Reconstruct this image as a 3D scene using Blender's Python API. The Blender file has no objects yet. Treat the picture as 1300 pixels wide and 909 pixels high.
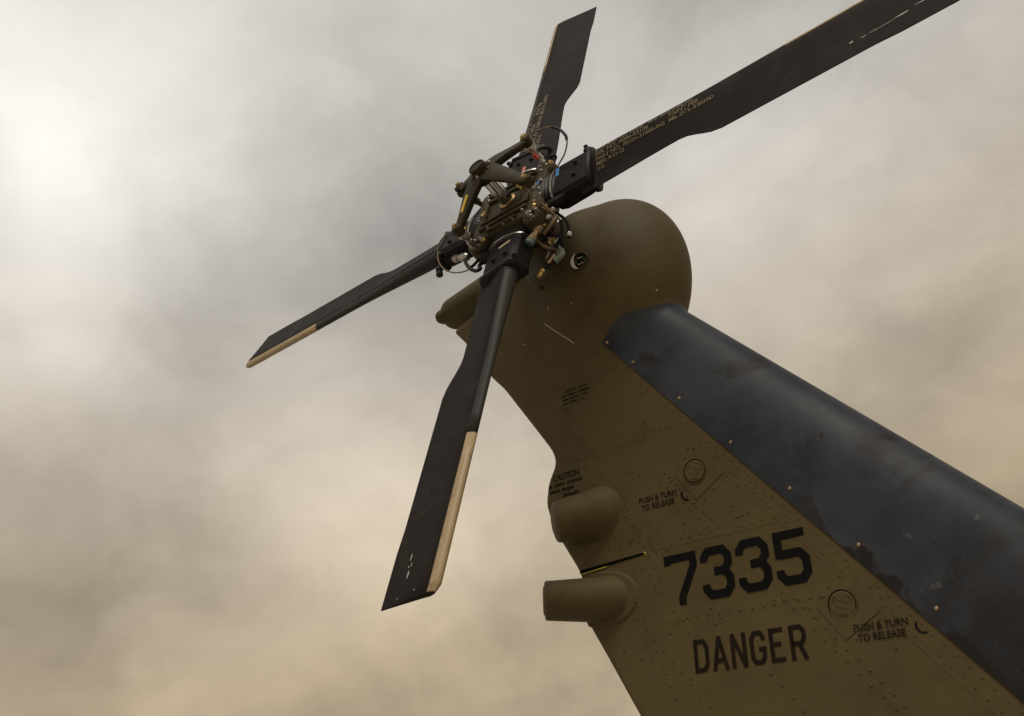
import bpy, bmesh, math, random
import numpy as np
from mathutils import Matrix, Vector, Euler

random.seed(7)
scene = bpy.context.scene
col = scene.collection
R = math.radians
HZ = 3.85                      # height of the rotor hub above the ground

# ------------------------------------------------------------------ camera
cam_data = bpy.data.cameras.new("camera")
cam = bpy.data.objects.new("camera", cam_data)
col.objects.link(cam)
cam.location = (1.8656, -2.2836, HZ - 2.1174)
cam.matrix_world = (Matrix.Translation(cam.location) @ Matrix.Rotation(0.6966, 4, 'Z')
                    @ Matrix.Rotation(2.0728, 4, 'X') @ Matrix.Rotation(-0.0295, 4, 'Z'))
cam_data.sensor_width = 36.0
cam_data.lens = 36.0 * 1158.63 / 1300.0
cam_data.shift_y = -44.5 / 1300.0
cam_data.clip_start = 0.05
cam_data.clip_end = 20000
scene.camera = cam

# ------------------------------------------------------------------ sky, sun, exposure
SUN_EL, SUN_AZ = R(66), R(163)     # azimuth of the sun measured from +Y towards +X
world = bpy.data.worlds.new("World")
scene.world = world
world.use_nodes = True
wt = world.node_tree
for nd in list(wt.nodes):
    wt.nodes.remove(nd)


def wn(kind, **kw):
    nd = wt.nodes.new(kind)
    for k, v in kw.items():
        setattr(nd, k, v)
    return nd


def wl(a, b):
    wt.links.new(a, b)


def wmath(op, a, b=None, clamp=False):
    nd = wn('ShaderNodeMath', operation=op, use_clamp=clamp)
    for i, v in enumerate((a, b)):
        if v is None:
            continue
        if isinstance(v, (int, float)):
            nd.inputs[i].default_value = v
        else:
            wl(v, nd.inputs[i])
    return nd.outputs[0]


geo = wn('ShaderNodeTexCoord')
sep = wn('ShaderNodeSeparateXYZ')
wl(geo.outputs['Generated'], sep.inputs[0])
zz = wmath('ADD', wmath('MAXIMUM', sep.outputs['Z'], 0.0), 0.34)
comb = wn('ShaderNodeCombineXYZ')
wl(wmath('DIVIDE', sep.outputs['X'], zz), comb.inputs[0])
wl(wmath('DIVIDE', sep.outputs['Y'], zz), comb.inputs[1])
comb.inputs[2].default_value = 0.37


def cloud_noise(scale, detail, rough, dist, seed, vec=None):
    mp = wn('ShaderNodeMapping')
    mp.inputs['Location'].default_value = (seed, seed * 0.7, seed * 0.3)
    mp.inputs['Scale'].default_value = (1.0, 1.0, 1.35 if vec else 1.0)
    wl(vec or comb.outputs[0], mp.inputs['Vector'])
    nz = wn('ShaderNodeTexNoise')
    nz.inputs['Scale'].default_value = scale
    nz.inputs['Detail'].default_value = detail
    nz.inputs['Roughness'].default_value = rough
    nz.inputs['Distortion'].default_value = dist
    wl(mp.outputs[0], nz.inputs['Vector'])
    return nz.outputs['Fac']


big = cloud_noise(1.6, 3.0, 0.5, 0.5, 3.1)
DIRV = geo.outputs['Generated']
med = cloud_noise(4.2, 8.0, 0.54, 0.35, 11.3, DIRV)
fine = cloud_noise(12.0, 7.0, 0.58, 0.5, 5.7, DIRV)
edge = wn('ShaderNodeMapRange', interpolation_type='SMOOTHSTEP')
wl(cloud_noise(5.0, 9.0, 0.50, 0.4, 21.9, DIRV), edge.inputs['Value'])
edge.inputs['From Min'].default_value = 0.40
edge.inputs['From Max'].default_value = 0.60
edge.inputs['To Min'].default_value = -0.5
edge.inputs['To Max'].default_value = 0.5
lum = wmath('ADD', 0.0, 0.455)
lum = wmath('ADD', lum, wmath('MULTIPLY', wmath('SUBTRACT', big, 0.5), 0.06))
lum = wmath('ADD', lum, wmath('MULTIPLY', wmath('SUBTRACT', med, 0.5), 0.30))
lum = wmath('ADD', lum, wmath('MULTIPLY', wmath('SUBTRACT', fine, 0.5), 0.10))
lum = wmath('ADD', lum, wmath('MULTIPLY', edge.outputs[0], 0.06))
# the thick and thin places of the cloud deck: (direction, tightness, brightness)


def cloud_bank(direction, tight, amount):
    global lum
    dv = wn('ShaderNodeVectorMath', operation='DOT_PRODUCT')
    wl(warp, dv.inputs[0])
    dv.inputs[1].default_value = Vector(direction).normalized()
    g = wmath('EXPONENT', wmath('MULTIPLY', wmath('SUBTRACT', dv.outputs['Value'], 1.0), tight))
    lum = wmath('ADD', lum, wmath('MULTIPLY', g, amount))


# the banks have ragged outlines: the direction is disturbed by noise first
wnz = wn('ShaderNodeTexNoise')
wnz.inputs['Scale'].default_value = 3.2
wnz.inputs['Detail'].default_value = 7.0
wl(geo.outputs['Generated'], wnz.inputs['Vector'])
vsub = wn('ShaderNodeVectorMath', operation='SUBTRACT')
wl(wnz.outputs['Color'], vsub.inputs[0])
vsub.inputs[1].default_value = (0.5, 0.5, 0.5)
vsc = wn('ShaderNodeVectorMath', operation='SCALE')
wl(vsub.outputs[0], vsc.inputs[0])
vsc.inputs['Scale'].default_value = 0.20
vad = wn('ShaderNodeVectorMath', operation='ADD')
wl(geo.outputs['Generated'], vad.inputs[0])
wl(vsc.outputs[0], vad.inputs[1])
vno = wn('ShaderNodeVectorMath', operation='NORMALIZE')
wl(vad.outputs[0], vno.inputs[0])
warp = vno.outputs[0]
BANKS = [
    ((-0.729, 0.193, 0.656), 60, 0.263),
    ((-0.784, 0.238, 0.573), 60, 0.115),
    ((-0.733, 0.281, 0.620), 60, 0.032),
    ((-0.756, 0.399, 0.519), 60, 0.139),
    ((-0.824, 0.367, 0.431), 60, -0.168),
    ((-0.674, 0.324, 0.664), 60, 0.020),
    ((-0.671, 0.491, 0.555), 60, 0.094),
    ((-0.813, 0.451, 0.368), 60, -0.124),
    ((-0.800, 0.529, 0.282), 60, 0.318),
    ((-0.722, 0.594, 0.356), 60, 0.394),
    ((-0.770, 0.605, 0.201), 60, -0.220),
    ((-0.637, 0.747, 0.192), 60, -0.133),
    ((-0.621, 0.709, 0.333), 60, 0.099),
    ((-0.343, 0.628, 0.699), 60, -0.109),
    ((-0.332, 0.741, 0.583), 60, 0.246),
    ((-0.155, 0.813, 0.561), 60, 0.043),
    ((-0.278, 0.851, 0.445), 60, -0.036),
    ((-0.178, 0.936, 0.303), 60, -0.085),
    ((-0.488, 0.494, 0.720), 60, 0.218),
    ((-0.046, 0.776, 0.629), 60, 0.060),
    ((-0.891, 0.322, 0.319), 60, 0.065),
    ((-0.837, 0.269, 0.476), 60, 0.230),
    ((-0.864, 0.443, 0.238), 60, -0.132),
    ((-0.658, 0.598, 0.458), 60, -0.331),
    ((-0.599, 0.368, 0.711), 60, 0.104),
    ((-0.902, 0.384, 0.198), 60, -0.098),
    ((-0.596, 0.463, 0.656), 60, -0.226),
    ((-0.592, 0.542, 0.596), 60, 0.064),
    ((-0.676, 0.407, 0.614), 60, -0.021),
    ((-0.894, 0.366, 0.260), 60, 0.001),
    ((-0.215, 0.702, 0.679), 60, -0.059),
    ((-0.755, 0.498, 0.427), 60, -0.155),
]
for bk in BANKS:
    cloud_bank(*bk)
lum = wmath('MAXIMUM', lum, 0.12)
# warm near the horizon, cooler overhead
hz = wn('ShaderNodeMapRange')
# the haze is yellower towards +X, greyer towards -X
wl(wmath('SUBTRACT', sep.outputs['Z'], wmath('MULTIPLY', wmath('ADD', sep.outputs['X'], 0.7), 0.25)), hz.inputs['Value'])
hz.inputs['From Min'].default_value = 0.15
hz.inputs['From Max'].default_value = 0.54
tint = wn('ShaderNodeMix', data_type='RGBA')
wl(hz.outputs[0], tint.inputs['Factor'])
tint.inputs['A'].default_value = (1.24, 1.0, 0.68, 1)
tint.inputs['B'].default_value = (1.05, 1.0, 0.925, 1)
clv = wn('ShaderNodeVectorMath', operation='SCALE')
wl(tint.outputs['Result'], clv.inputs[0])
wl(wmath('MULTIPLY', lum, 10.0), clv.inputs['Scale'])
sky = wn('ShaderNodeTexSky', sky_type='NISHITA')
sky.sun_disc = False
sky.sun_elevation = SUN_EL
sky.sun_rotation = SUN_AZ
sky.air_density = 1.0
sky.dust_density = 4.0
mix = wn('ShaderNodeMix', data_type='RGBA')
mix.inputs['Factor'].default_value = 0.985      # the deck is closed, hardly any blue comes through
wl(sky.outputs[0], mix.inputs['A'])
wl(clv.outputs[0], mix.inputs['B'])
bg = wn('ShaderNodeBackground')
bg.inputs['Strength'].default_value = 0.1
wl(mix.outputs['Result'], bg.inputs['Color'])
wo = wn('ShaderNodeOutputWorld')
wl(bg.outputs[0], wo.inputs['Surface'])

sun_data = bpy.data.lights.new("sun", 'SUN')
sun_data.energy = 1.4
sun_data.angle = R(22)
sun_data.color = (1.0, 0.94, 0.84)
sun = bpy.data.objects.new("sun", sun_data)
col.objects.link(sun)
sd = Vector((math.cos(SUN_EL) * math.sin(SUN_AZ), math.cos(SUN_EL) * math.cos(SUN_AZ), math.sin(SUN_EL)))
sun.rotation_euler = sd.to_track_quat('Z', 'Y').to_euler()
sun.location = (0, 0, 30)

scene.view_settings.view_transform = 'Standard'
scene.view_settings.look = 'None'
scene.view_settings.exposure = 0.0
scene.view_settings.gamma = 1.0
scene.render.engine = 'CYCLES'
scene.render.resolution_x = 1024
scene.render.resolution_y = 716


# ------------------------------------------------------------------ materials
def material(name, base, rough=0.6, metal=0.0, var=0.15, scale=6.0, bump=0.0, bscale=60.0,
             spots=None, coat=0.0, spec=0.5, streak=None):
    m = bpy.data.materials.new(name)
    m.use_nodes = True
    nt = m.node_tree
    b = nt.nodes['Principled BSDF']
    b.inputs['Metallic'].default_value = metal
    b.inputs['Coat Weight'].default_value = coat
    b.inputs['Coat Roughness'].default_value = 0.25
    b.inputs['Specular IOR Level'].default_value = spec
    tc = nt.nodes.new('ShaderNodeTexCoord')
    nz = nt.nodes.new('ShaderNodeTexNoise')
    nz.inputs['Scale'].default_value = scale
    nz.inputs['Detail'].default_value = 8
    nz.inputs['Roughness'].default_value = 0.62
    nt.links.new(tc.outputs['Object'], nz.inputs['Vector'])
    mr = nt.nodes.new('ShaderNodeMapRange')
    mr.inputs['From Min'].default_value = 0.28
    mr.inputs['From Max'].default_value = 0.72
    nt.links.new(nz.outputs['Fac'], mr.inputs['Value'])
    mx = nt.nodes.new('ShaderNodeMix')
    mx.data_type = 'RGBA'
    mx.inputs['A'].default_value = (*[c * (1 - var) for c in base], 1)
    mx.inputs['B'].default_value = (*[min(1, c * (1 + var)) for c in base], 1)
    nt.links.new(mr.outputs[0], mx.inputs['Factor'])
    out = mx.outputs['Result']
    if spots:                                  # worn or dirty patches: (colour, scale, threshold, softness)
        for (sc_col, s_scale, thr, soft) in spots:
            n2 = nt.nodes.new('ShaderNodeTexNoise')
            n2.inputs['Scale'].default_value = s_scale
            n2.inputs['Detail'].default_value = 7
            n2.inputs['Roughness'].default_value = 0.65
            n2.inputs['Distortion'].default_value = 0.4
            mp = nt.nodes.new('ShaderNodeMapping')
            mp.inputs['Location'].default_value = (thr * 13, s_scale, 2.2)
            nt.links.new(tc.outputs['Object'], mp.inputs['Vector'])
            nt.links.new(mp.outputs[0], n2.inputs['Vector'])
            m2 = nt.nodes.new('ShaderNodeMapRange')
            m2.inputs['From Min'].default_value = thr
            m2.inputs['From Max'].default_value = thr + soft
            nt.links.new(n2.outputs['Fac'], m2.inputs['Value'])
            x2 = nt.nodes.new('ShaderNodeMix')
            x2.data_type = 'RGBA'
            x2.inputs['B'].default_value = (*sc_col, 1)
            nt.links.new(m2.outputs[0], x2.inputs['Factor'])
            nt.links.new(out, x2.inputs['A'])
            out = x2.outputs['Result']
    nt.links.new(out, b.inputs['Base Color'])
    rr = nt.nodes.new('ShaderNodeMapRange')
    rr.inputs['To Min'].default_value = max(0.03, rough - 0.10)
    rr.inputs['To Max'].default_value = min(1.0, rough + 0.10)
    nt.links.new(nz.outputs['Fac'], rr.inputs['Value'])
    nt.links.new(rr.outputs[0], b.inputs['Roughness'])
    if bump:
        n3 = nt.nodes.new('ShaderNodeTexNoise')
        n3.inputs['Scale'].default_value = bscale
        n3.inputs['Detail'].default_value = 5
        nt.links.new(tc.outputs['Object'], n3.inputs['Vector'])
        bp = nt.nodes.new('ShaderNodeBump')
        bp.inputs['Strength'].default_value = bump
        bp.inputs['Distance'].default_value = 0.004
        nt.links.new(n3.outputs['Fac'], bp.inputs['Height'])
        nt.links.new(bp.outputs[0], b.inputs['Normal'])
    return m


OLIVE = material('olive_drab_paint', (0.092, 0.067, 0.0265), 0.64, var=0.14, scale=3.5, bump=0.55, bscale=9, spec=0.22,
                 spots=[((0.070, 0.046, 0.0155), 7.0, 0.52, 0.2), ((0.12, 0.085, 0.038), 40.0, 0.70, 0.05)])
OLIVE2 = material('olive_hub_paint', (0.058, 0.043, 0.019), 0.55, var=0.28, scale=18, bump=0.12, bscale=90, spec=0.2,
                  spots=[((0.030, 0.023, 0.013), 16.0, 0.54, 0.12), ((0.17, 0.14, 0.085), 55.0, 0.68, 0.05)])
BEAMOLIVE = material('dark_olive_beam_paint', (0.040, 0.031, 0.015), 0.55, var=0.3, scale=18, bump=0.12, bscale=90, spec=0.15,
                     spots=[((0.022, 0.017, 0.010), 16.0, 0.54, 0.12), ((0.12, 0.10, 0.06), 55.0, 0.68, 0.05)])
FAIRBLK = material('black_erosion_coating', (0.014, 0.018, 0.027), 0.50, var=0.35, scale=4, bump=0.10, bscale=14, spec=0.30,
                   spots=[((0.046, 0.050, 0.060), 2.3, 0.42, 0.25), ((0.008, 0.005, 0.004), 3.4, 0.58, 0.08),
                          ((0.085, 0.088, 0.095), 28.0, 0.69, 0.06)])
nt = FAIRBLK.node_tree                     # dark residue where the coating has worn, thickest along the lower edge
bs = nt.nodes['Principled BSDF']
tc = nt.nodes.new('ShaderNodeTexCoord')
dp = nt.nodes.new('ShaderNodeVectorMath')
dp.operation = 'DOT_PRODUCT'
dp.inputs[1].default_value = (0.775, 0.0, 0.632)         # across the fairing, away from its lower edge
nt.links.new(tc.outputs['Object'], dp.inputs[0])
dist = nt.nodes.new('ShaderNodeMath')
dist.operation = 'ADD'
dist.inputs[1].default_value = 0.2096
nt.links.new(dp.outputs['Value'], dist.inputs[0])
lg = nt.nodes.new('ShaderNodeVectorMath')
lg.operation = 'DOT_PRODUCT'
lg.inputs[1].default_value = (0.632, 0.0, -0.775)        # along the fairing, downwards
nt.links.new(tc.outputs['Object'], lg.inputs[0])


def fmath(op, a, b):
    nd = nt.nodes.new('ShaderNodeMath')
    nd.operation = op
    for i, v in enumerate((a, b)):
        if isinstance(v, (int, float)):
            nd.inputs[i].default_value = v
        else:
            nt.links.new(v, nd.inputs[i])
    return nd.outputs[0]


def fnoise(scale, detail, loc):
    mp = nt.nodes.new('ShaderNodeMapping')
    mp.inputs['Location'].default_value = loc
    nz = nt.nodes.new('ShaderNodeTexNoise')
    nz.inputs['Scale'].default_value = scale
    nz.inputs['Detail'].default_value = detail
    nz.inputs['Roughness'].default_value = 0.6
    nt.links.new(tc.outputs['Object'], mp.inputs['Vector'])
    nt.links.new(mp.outputs[0], nz.inputs['Vector'])
    return nz.outputs['Fac']


def fsmooth(v, lo, hi):
    nd = nt.nodes.new('ShaderNodeMapRange')
    nd.interpolation_type = 'SMOOTHSTEP'
    nd.inputs['From Min'].default_value = lo
    nd.inputs['From Max'].default_value = hi
    nt.links.new(v, nd.inputs['Value'])
    return nd.outputs[0]


edge_wear = fmath('SUBTRACT', fmath('MULTIPLY', fnoise(8.0, 4, (3, 1, 5)), 0.25), dist.outputs[0])      # ragged strip by the edge
edge_wear = fmath('MULTIPLY', fsmooth(edge_wear, 0.085, 0.102), fsmooth(lg.outputs['Value'], 1.35, 1.75))
low_wear = fmath('ADD', lg.outputs['Value'], fmath('MULTIPLY', fnoise(3.0, 6, (8, 2, 1)), 0.9))            # large dark field further down
low_wear = fsmooth(low_wear, 2.45, 2.62)
wear = fmath('MAXIMUM', edge_wear, fmath('MULTIPLY', low_wear, 0.8))
src = bs.inputs['Base Color'].links[0].from_socket
mw = nt.nodes.new('ShaderNodeMix')
mw.data_type = 'RGBA'
mw.inputs['B'].default_value = (0.007, 0.0045, 0.004, 1)
nt.links.new(wear, mw.inputs['Factor'])
nt.links.new(src, mw.inputs['A'])
scr = fmath('MULTIPLY', fsmooth(fnoise(34.0, 3, (1, 9, 4)), 0.66, 0.70), fsmooth(fnoise(5.0, 3, (6, 6, 2)), 0.50, 0.62))
ms = nt.nodes.new('ShaderNodeMix')
ms.data_type = 'RGBA'
ms.inputs['B'].default_value = (0.055, 0.058, 0.066, 1)
nt.links.new(scr, ms.inputs['Factor'])
nt.links.new(mw.outputs['Result'], ms.inputs['A'])
nt.links.new(ms.outputs['Result'], bs.inputs['Base Color'])
BLADE = material('black_blade_paint', (0.0155, 0.0115, 0.009), 0.65, var=0.18, scale=7, bump=0.02, bscale=30, spec=0.10,
                 spots=[((0.030, 0.024, 0.019), 6.0, 0.52, 0.2), ((0.012, 0.009, 0.008), 9.0, 0.60, 0.12)])
EROSION = material('grey_polyurethane_strip', (0.036, 0.033, 0.030), 0.55, var=0.15, scale=9, spec=0.18)
TAN = material('tan_worn_strip', (0.38, 0.28, 0.15), 0.45, var=0.16, scale=10, bump=0.05,
               spots=[((0.22, 0.155, 0.08), 14.0, 0.55, 0.15), ((0.55, 0.45, 0.28), 9.0, 0.60, 0.15)])
CUFF = material('black_cuff_paint', (0.012, 0.010, 0.009), 0.55, var=0.25, scale=14, bump=0.10, bscale=70, spec=0.14,
                spots=[((0.040, 0.032, 0.024), 20.0, 0.62, 0.1)])
RUBBER = material('black_rubber', (0.010, 0.009, 0.009), 0.5, var=0.2, scale=20, spec=0.25)
CHROME = material('chromed_steel', (0.72, 0.71, 0.69), 0.13, metal=1.0, var=0.05, scale=20)
STEEL = material('dull_steel', (0.42, 0.39, 0.35), 0.38, metal=0.9, var=0.2, scale=60)
BRASS = material('brass_fitting', (0.48, 0.34, 0.14), 0.35, metal=0.85, var=0.25, scale=60)
COPPER = material('copper_screw', (0.38, 0.27, 0.17), 0.35, metal=0.85, var=0.2, scale=80)
CABLE = material('brown_cable_sleeve', (0.16, 0.105, 0.05), 0.5, var=0.2, scale=60)
SILVER = material('silver_tape', (0.62, 0.62, 0.66), 0.35, metal=0.2, var=0.1, scale=30)
YELLOW = material('yellow_tape', (0.62, 0.45, 0.04), 0.5, var=0.12, scale=50)
LITYELLOW = material('lit_yellow_edge', (0.60, 0.55, 0.06), 0.5, var=0.1, scale=50)  # colour carries the light on the lower edge of the skin gap
BLUE = material('blue_tape', (0.05, 0.25, 0.60), 0.5, var=0.12, scale=50)
RED = material('red_tape', (0.62, 0.07, 0.04), 0.5, var=0.12, scale=50)
SALMON = material('faded_red_tape', (0.62, 0.19, 0.13), 0.5, var=0.12, scale=50)
CREAM = material('cream_tape_and_highlight', (0.70, 0.62, 0.38), 0.5, var=0.12, scale=50)  # also the painted highlight on the housing seam
GREYGREEN = material('grey_green_connector', (0.20, 0.23, 0.18), 0.45, metal=0.3, var=0.2, scale=40)
TEAL = material('teal_band', (0.14, 0.24, 0.24), 0.45, var=0.2, scale=40)
INK = material('black_stencil_ink', (0.004, 0.004, 0.004), 0.7, var=0.3, scale=30, spec=0.1,
               spots=[((0.07, 0.05, 0.02), 55.0, 0.69, 0.03), ((0.014, 0.011, 0.007), 9.0, 0.55, 0.15)])
INKBROWN = material('brown_stencil_ink', (0.014, 0.0085, 0.005), 0.7, var=0.25, scale=30, spec=0.1)
INKFAINT = material('faded_stencil_ink', (0.014, 0.010, 0.006), 0.7, var=0.4, scale=60, spec=0.1)
INKGOLD = material('yellow_stencil_ink', (0.150, 0.115, 0.048), 0.6, var=0.5, scale=80)
CHIP = material('bare_chip', (0.36, 0.33, 0.29), 0.5, var=0.15, scale=60)
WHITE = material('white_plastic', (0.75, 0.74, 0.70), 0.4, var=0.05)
GREEN = material('green_plastic', (0.06, 0.22, 0.05), 0.4, var=0.1)
DARK = material('dark_recess_and_shadow', (0.004, 0.0035, 0.003), 0.8, var=0.1, spec=0.05)  # also the painted shadow in the skin gap
LENS = material('grey_lens', (0.16, 0.15, 0.13), 0.2, var=0.1, coat=0.5)
CONCRETE = material('concrete_apron', (0.30, 0.28, 0.25), 0.9, var=0.12, scale=0.4, bump=0.3, bscale=8)
TYRE = material('tyre_rubber', (0.02, 0.02, 0.02), 0.8, var=0.15)


# ------------------------------------------------------------------ mesh helpers
def link(name, me, mat, parent=None, smooth=False, loc=None):
    if mat is not None:
        me.materials.append(mat)
    if smooth:
        me.polygons.foreach_set('use_smooth', [True] * len(me.polygons))
    o = bpy.data.objects.new(name, me)
    col.objects.link(o)
    if parent is not None:
        o.parent = parent
    if loc is not None:
        o.location = loc
    return o


def from_bm(name, bm, mat, parent=None, smooth=False, angle=35, loc=None):
    bmesh.ops.recalc_face_normals(bm, faces=bm.faces)
    me = bpy.data.meshes.new(name)
    if smooth:
        for e in bm.edges:
            if len(e.link_faces) == 2 and e.calc_face_angle(0) > R(angle):
                e.smooth = False
    bm.to_mesh(me)
    bm.free()
    return link(name, me, mat, parent, smooth, loc)


def frame(d):
    d = Vector(d).normalized()
    a = Vector((0, 0, 1)) if abs(d.z) < 0.9 else Vector((1, 0, 0))
    x = a.cross(d).normalized()
    return x, d.cross(x).normalized(), d


def cyl(bm, p0, p1, r0, r1=None, seg=14, cap=True):
    r1 = r0 if r1 is None else r1
    p0, p1 = Vector(p0), Vector(p1)
    x, y, d = frame(p1 - p0)
    a, b = [], []
    for i in range(seg):
        t = 2 * math.pi * i / seg
        o = x * math.cos(t) + y * math.sin(t)
        a.append(bm.verts.new(p0 + o * r0))
        b.append(bm.verts.new(p1 + o * r1))
    for i in range(seg):
        j = (i + 1) % seg
        bm.faces.new((a[i], a[j], b[j], b[i]))
    if cap:
        bm.faces.new(a[::-1])
        bm.faces.new(b)


def lathe(bm, p0, axis, prof, seg=20):
    """prof: list of (distance along axis, radius)"""
    p0 = Vector(p0)
    x, y, d = frame(axis)
    rings = []
    for (h, r) in prof:
        rings.append([bm.verts.new(p0 + d * h + (x * math.cos(2 * math.pi * i / seg) + y * math.sin(2 * math.pi * i / seg)) * r)
                      for i in range(seg)])
    for a, b in zip(rings, rings[1:]):
        for i in range(seg):
            j = (i + 1) % seg
            bm.faces.new((a[i], a[j], b[j], b[i]))
    bm.faces.new(rings[0][::-1])
    bm.faces.new(rings[-1])


def smooth_path(pts, n=6):
    P = [Vector(p) for p in pts]
    if len(P) < 3:
        return P
    out = []
    for i in range(len(P) - 1):
        p0, p1, p2, p3 = P[max(i - 1, 0)], P[i], P[i + 1], P[min(i + 2, len(P) - 1)]
        for k in range(n):
            t = k / n
            out.append(0.5 * (2 * p1 + (p2 - p0) * t + (2 * p0 - 5 * p1 + 4 * p2 - p3) * t * t + (3 * p1 - p0 - 3 * p2 + p3) * t ** 3))
    out.append(P[-1])
    return out


def tube(bm, pts, r, seg=8, smooth_n=6):
    P = smooth_path(pts, smooth_n)
    x, y, d = frame(P[1] - P[0])
    rings = []
    for i, p in enumerate(P):
        t = (P[min(i + 1, len(P) - 1)] - P[max(i - 1, 0)]).normalized()
        x = (x - t * x.dot(t)).normalized()
        y = t.cross(x)
        rings.append([bm.verts.new(p + (x * math.cos(2 * math.pi * k / seg) + y * math.sin(2 * math.pi * k / seg)) * r) for k in range(seg)])
    for a, b in zip(rings, rings[1:]):
        for i in range(seg):
            j = (i + 1) % seg
            bm.faces.new((a[i], a[j], b[j], b[i]))
    bm.faces.new(rings[0][::-1])
    bm.faces.new(rings[-1])


def box(bm, c, s, M=None, bev=0.0):
    t = bmesh.new()
    bmesh.ops.create_cube(t, size=1.0)
    bmesh.ops.scale(t, vec=Vector(s), verts=t.verts)
    if bev:
        bmesh.ops.bevel(t, geom=list(t.edges), offset=bev, segments=2, affect='EDGES', profile=0.6)
    X = Matrix.Translation(Vector(c)) @ (M.to_4x4() if M is not None else Matrix.Identity(4))
    bmesh.ops.transform(t, matrix=X, verts=t.verts)
    me = bpy.data.meshes.new('tmp')
    t.to_mesh(me)
    t.free()
    bm.from_mesh(me)
    bpy.data.meshes.remove(me)


def loft(bm, rings, cap=True):
    vs = [[bm.verts.new(p) for p in r] for r in rings]
    n = len(vs[0])
    for a, b in zip(vs, vs[1:]):
        for i in range(n):
            j = (i + 1) % n
            bm.faces.new((a[i], a[j], b[j], b[i]))
    if cap:
        bm.faces.new(vs[0][::-1])
        bm.faces.new(vs[-1])


def empty(name, loc, M=None):
    o = bpy.data.objects.new(name, None)
    col.objects.link(o)
    if M is not None:
        o.matrix_world = Matrix.Translation(Vector(loc)) @ M.to_4x4()
    else:
        o.location = loc
    o.empty_display_size = 0.2
    return o


# ------------------------------------------------------------------ ground
bm = bmesh.new()
S = 6000.0
N = 12
gv = [[bm.verts.new((-S + 2 * S * i / N, -S + 2 * S * j / N, 0)) for i in range(N + 1)] for j in range(N + 1)]
for j in range(N):
    for i in range(N):
        bm.faces.new((gv[j][i], gv[j][i + 1], gv[j + 1][i + 1], gv[j + 1][i]))
g = from_bm('ground', bm, CONCRETE)
g['kind'] = 'structure'

# ------------------------------------------------------------------ the pylon as an implicit solid (hub-centred coordinates)
CANT = R(20)
NAX = np.array([0, -math.cos(CANT), math.sin(CANT)])
TE_PTS = [(-0.755, -0.04), (-0.672, -0.140), (-0.546, -0.277), (-0.385, -0.509), (-0.326, -0.571), (-0.125, -0.857), (-0.087, -0.914),
          (-0.080, -0.961), (-0.119, -1.019), (-0.134, -1.099), (-0.107, -1.192), (0.003, -1.373), (0.022, -1.542), (0.070, -1.618),
          (0.24, -1.90), (0.40, -2.16), (0.45, -2.60)]
TEZ = np.array([p[1] for p in TE_PTS][::-1])
TEX = np.array([p[0] for p in TE_PTS][::-1])


_zz = np.arange(-2.6, 0.2, 0.004)
_xx = np.interp(_zz, TEZ, TEX)
_kk = np.exp(-0.5 * (np.arange(-16, 17) * 0.004 / 0.017) ** 2)
_xx = np.convolve(np.pad(_xx, 16, mode='edge'), _kk / _kk.sum(), mode='valid')


def le_x(z):
    return 0.490 + 0.950 * (-0.501 - z)


def te_x(z):
    return np.interp(z, _zz, _xx)


def smin(a, b, k):
    h = np.clip(0.5 + 0.5 * (b - a) / k, 0, 1)
    return b * (1 - h) + a * h - k * h * (1 - h)


def smax(a, b, k):
    return -smin(-a, -b, k)


def pylon(x, y, z):
    # fin: flat starboard face, tapering port face, elliptic nose
    ft = te_x(z)
    fl = le_x(z)
    s = np.clip((x - ft) / np.maximum(fl - ft, 0.2), 0, 1)
    base = np.clip((-1.55 - z) / 0.9, 0, 1)
    yr = 0.262 - 0.05 * base
    yl = 0.262 + 0.07 + 0.155 * np.clip(s / 0.45, 0, 1) + 0.05 * base
    yc, H = (yr + yl) / 2, (yl - yr) / 2
    dl = (fl - x) * 0.734
    q = np.clip(1 - dl / 0.30, 0, None)
    fin = (np.sqrt(q ** 2.7 + ((y - yc) / H) ** 2) - 1) * H
    fin = smax(fin, (ft - x) * 0.8, 0.02)
    fin = smax(fin, z - (-0.02 + 0.3 * x), 0.03)
    # gearbox bulb
    cx, cy, cz = 0.135, 0.395, -0.268
    ca, sa = math.cos(R(-12)), math.sin(R(-12))
    dx, dz = x - cx, z - cz
    bx, bz = dx * ca + dz * sa, -dx * sa + dz * ca
    rx, ry, rz = 0.362, 0.205, 0.420
    k0 = np.sqrt((bx / rx) ** 2 + ((y - cy) / ry) ** 2 + (bz / rz) ** 2)
    bulb = (k0 - 1) * ry * 1.15
    # boss round the rotor shaft
    a = x * NAX[0] + y * NAX[1] + z * NAX[2]
    rr = np.sqrt(np.maximum((x - NAX[0] * a) ** 2 + (y - NAX[1] * a) ** 2 + (z - NAX[2] * a) ** 2, 1e-9))
    qx, qy = rr - (0.135 - 0.10 * (a + 0.30)), np.abs(a + 0.38) - 0.10
    boss = np.minimum(np.maximum(qx, qy), 0) + np.sqrt(np.maximum(qx, 0) ** 2 + np.maximum(qy, 0) ** 2) - 0.03
    # rounded hood along the top, running aft
    p0 = np.array([-0.650, 0.335, -0.068])
    p1 = np.array([0.05, 0.375, -0.02])
    d = p1 - p0
    t = np.clip(((x - p0[0]) * d[0] + (y - p0[1]) * d[1] + (z - p0[2]) * d[2]) / d.dot(d), 0, 1)
    rad = 0.076 + 0.08 * t
    hood = np.sqrt((x - p0[0] - d[0] * t) ** 2 + (y - p0[1] - d[1] * t) ** 2 + (z - p0[2] - d[2] * t) ** 2) - rad
    f = smin(bulb, boss, 0.06)
    f = smin(f, hood, 0.05)
    f = smin(f, fin, 0.022)
    return f


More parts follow.
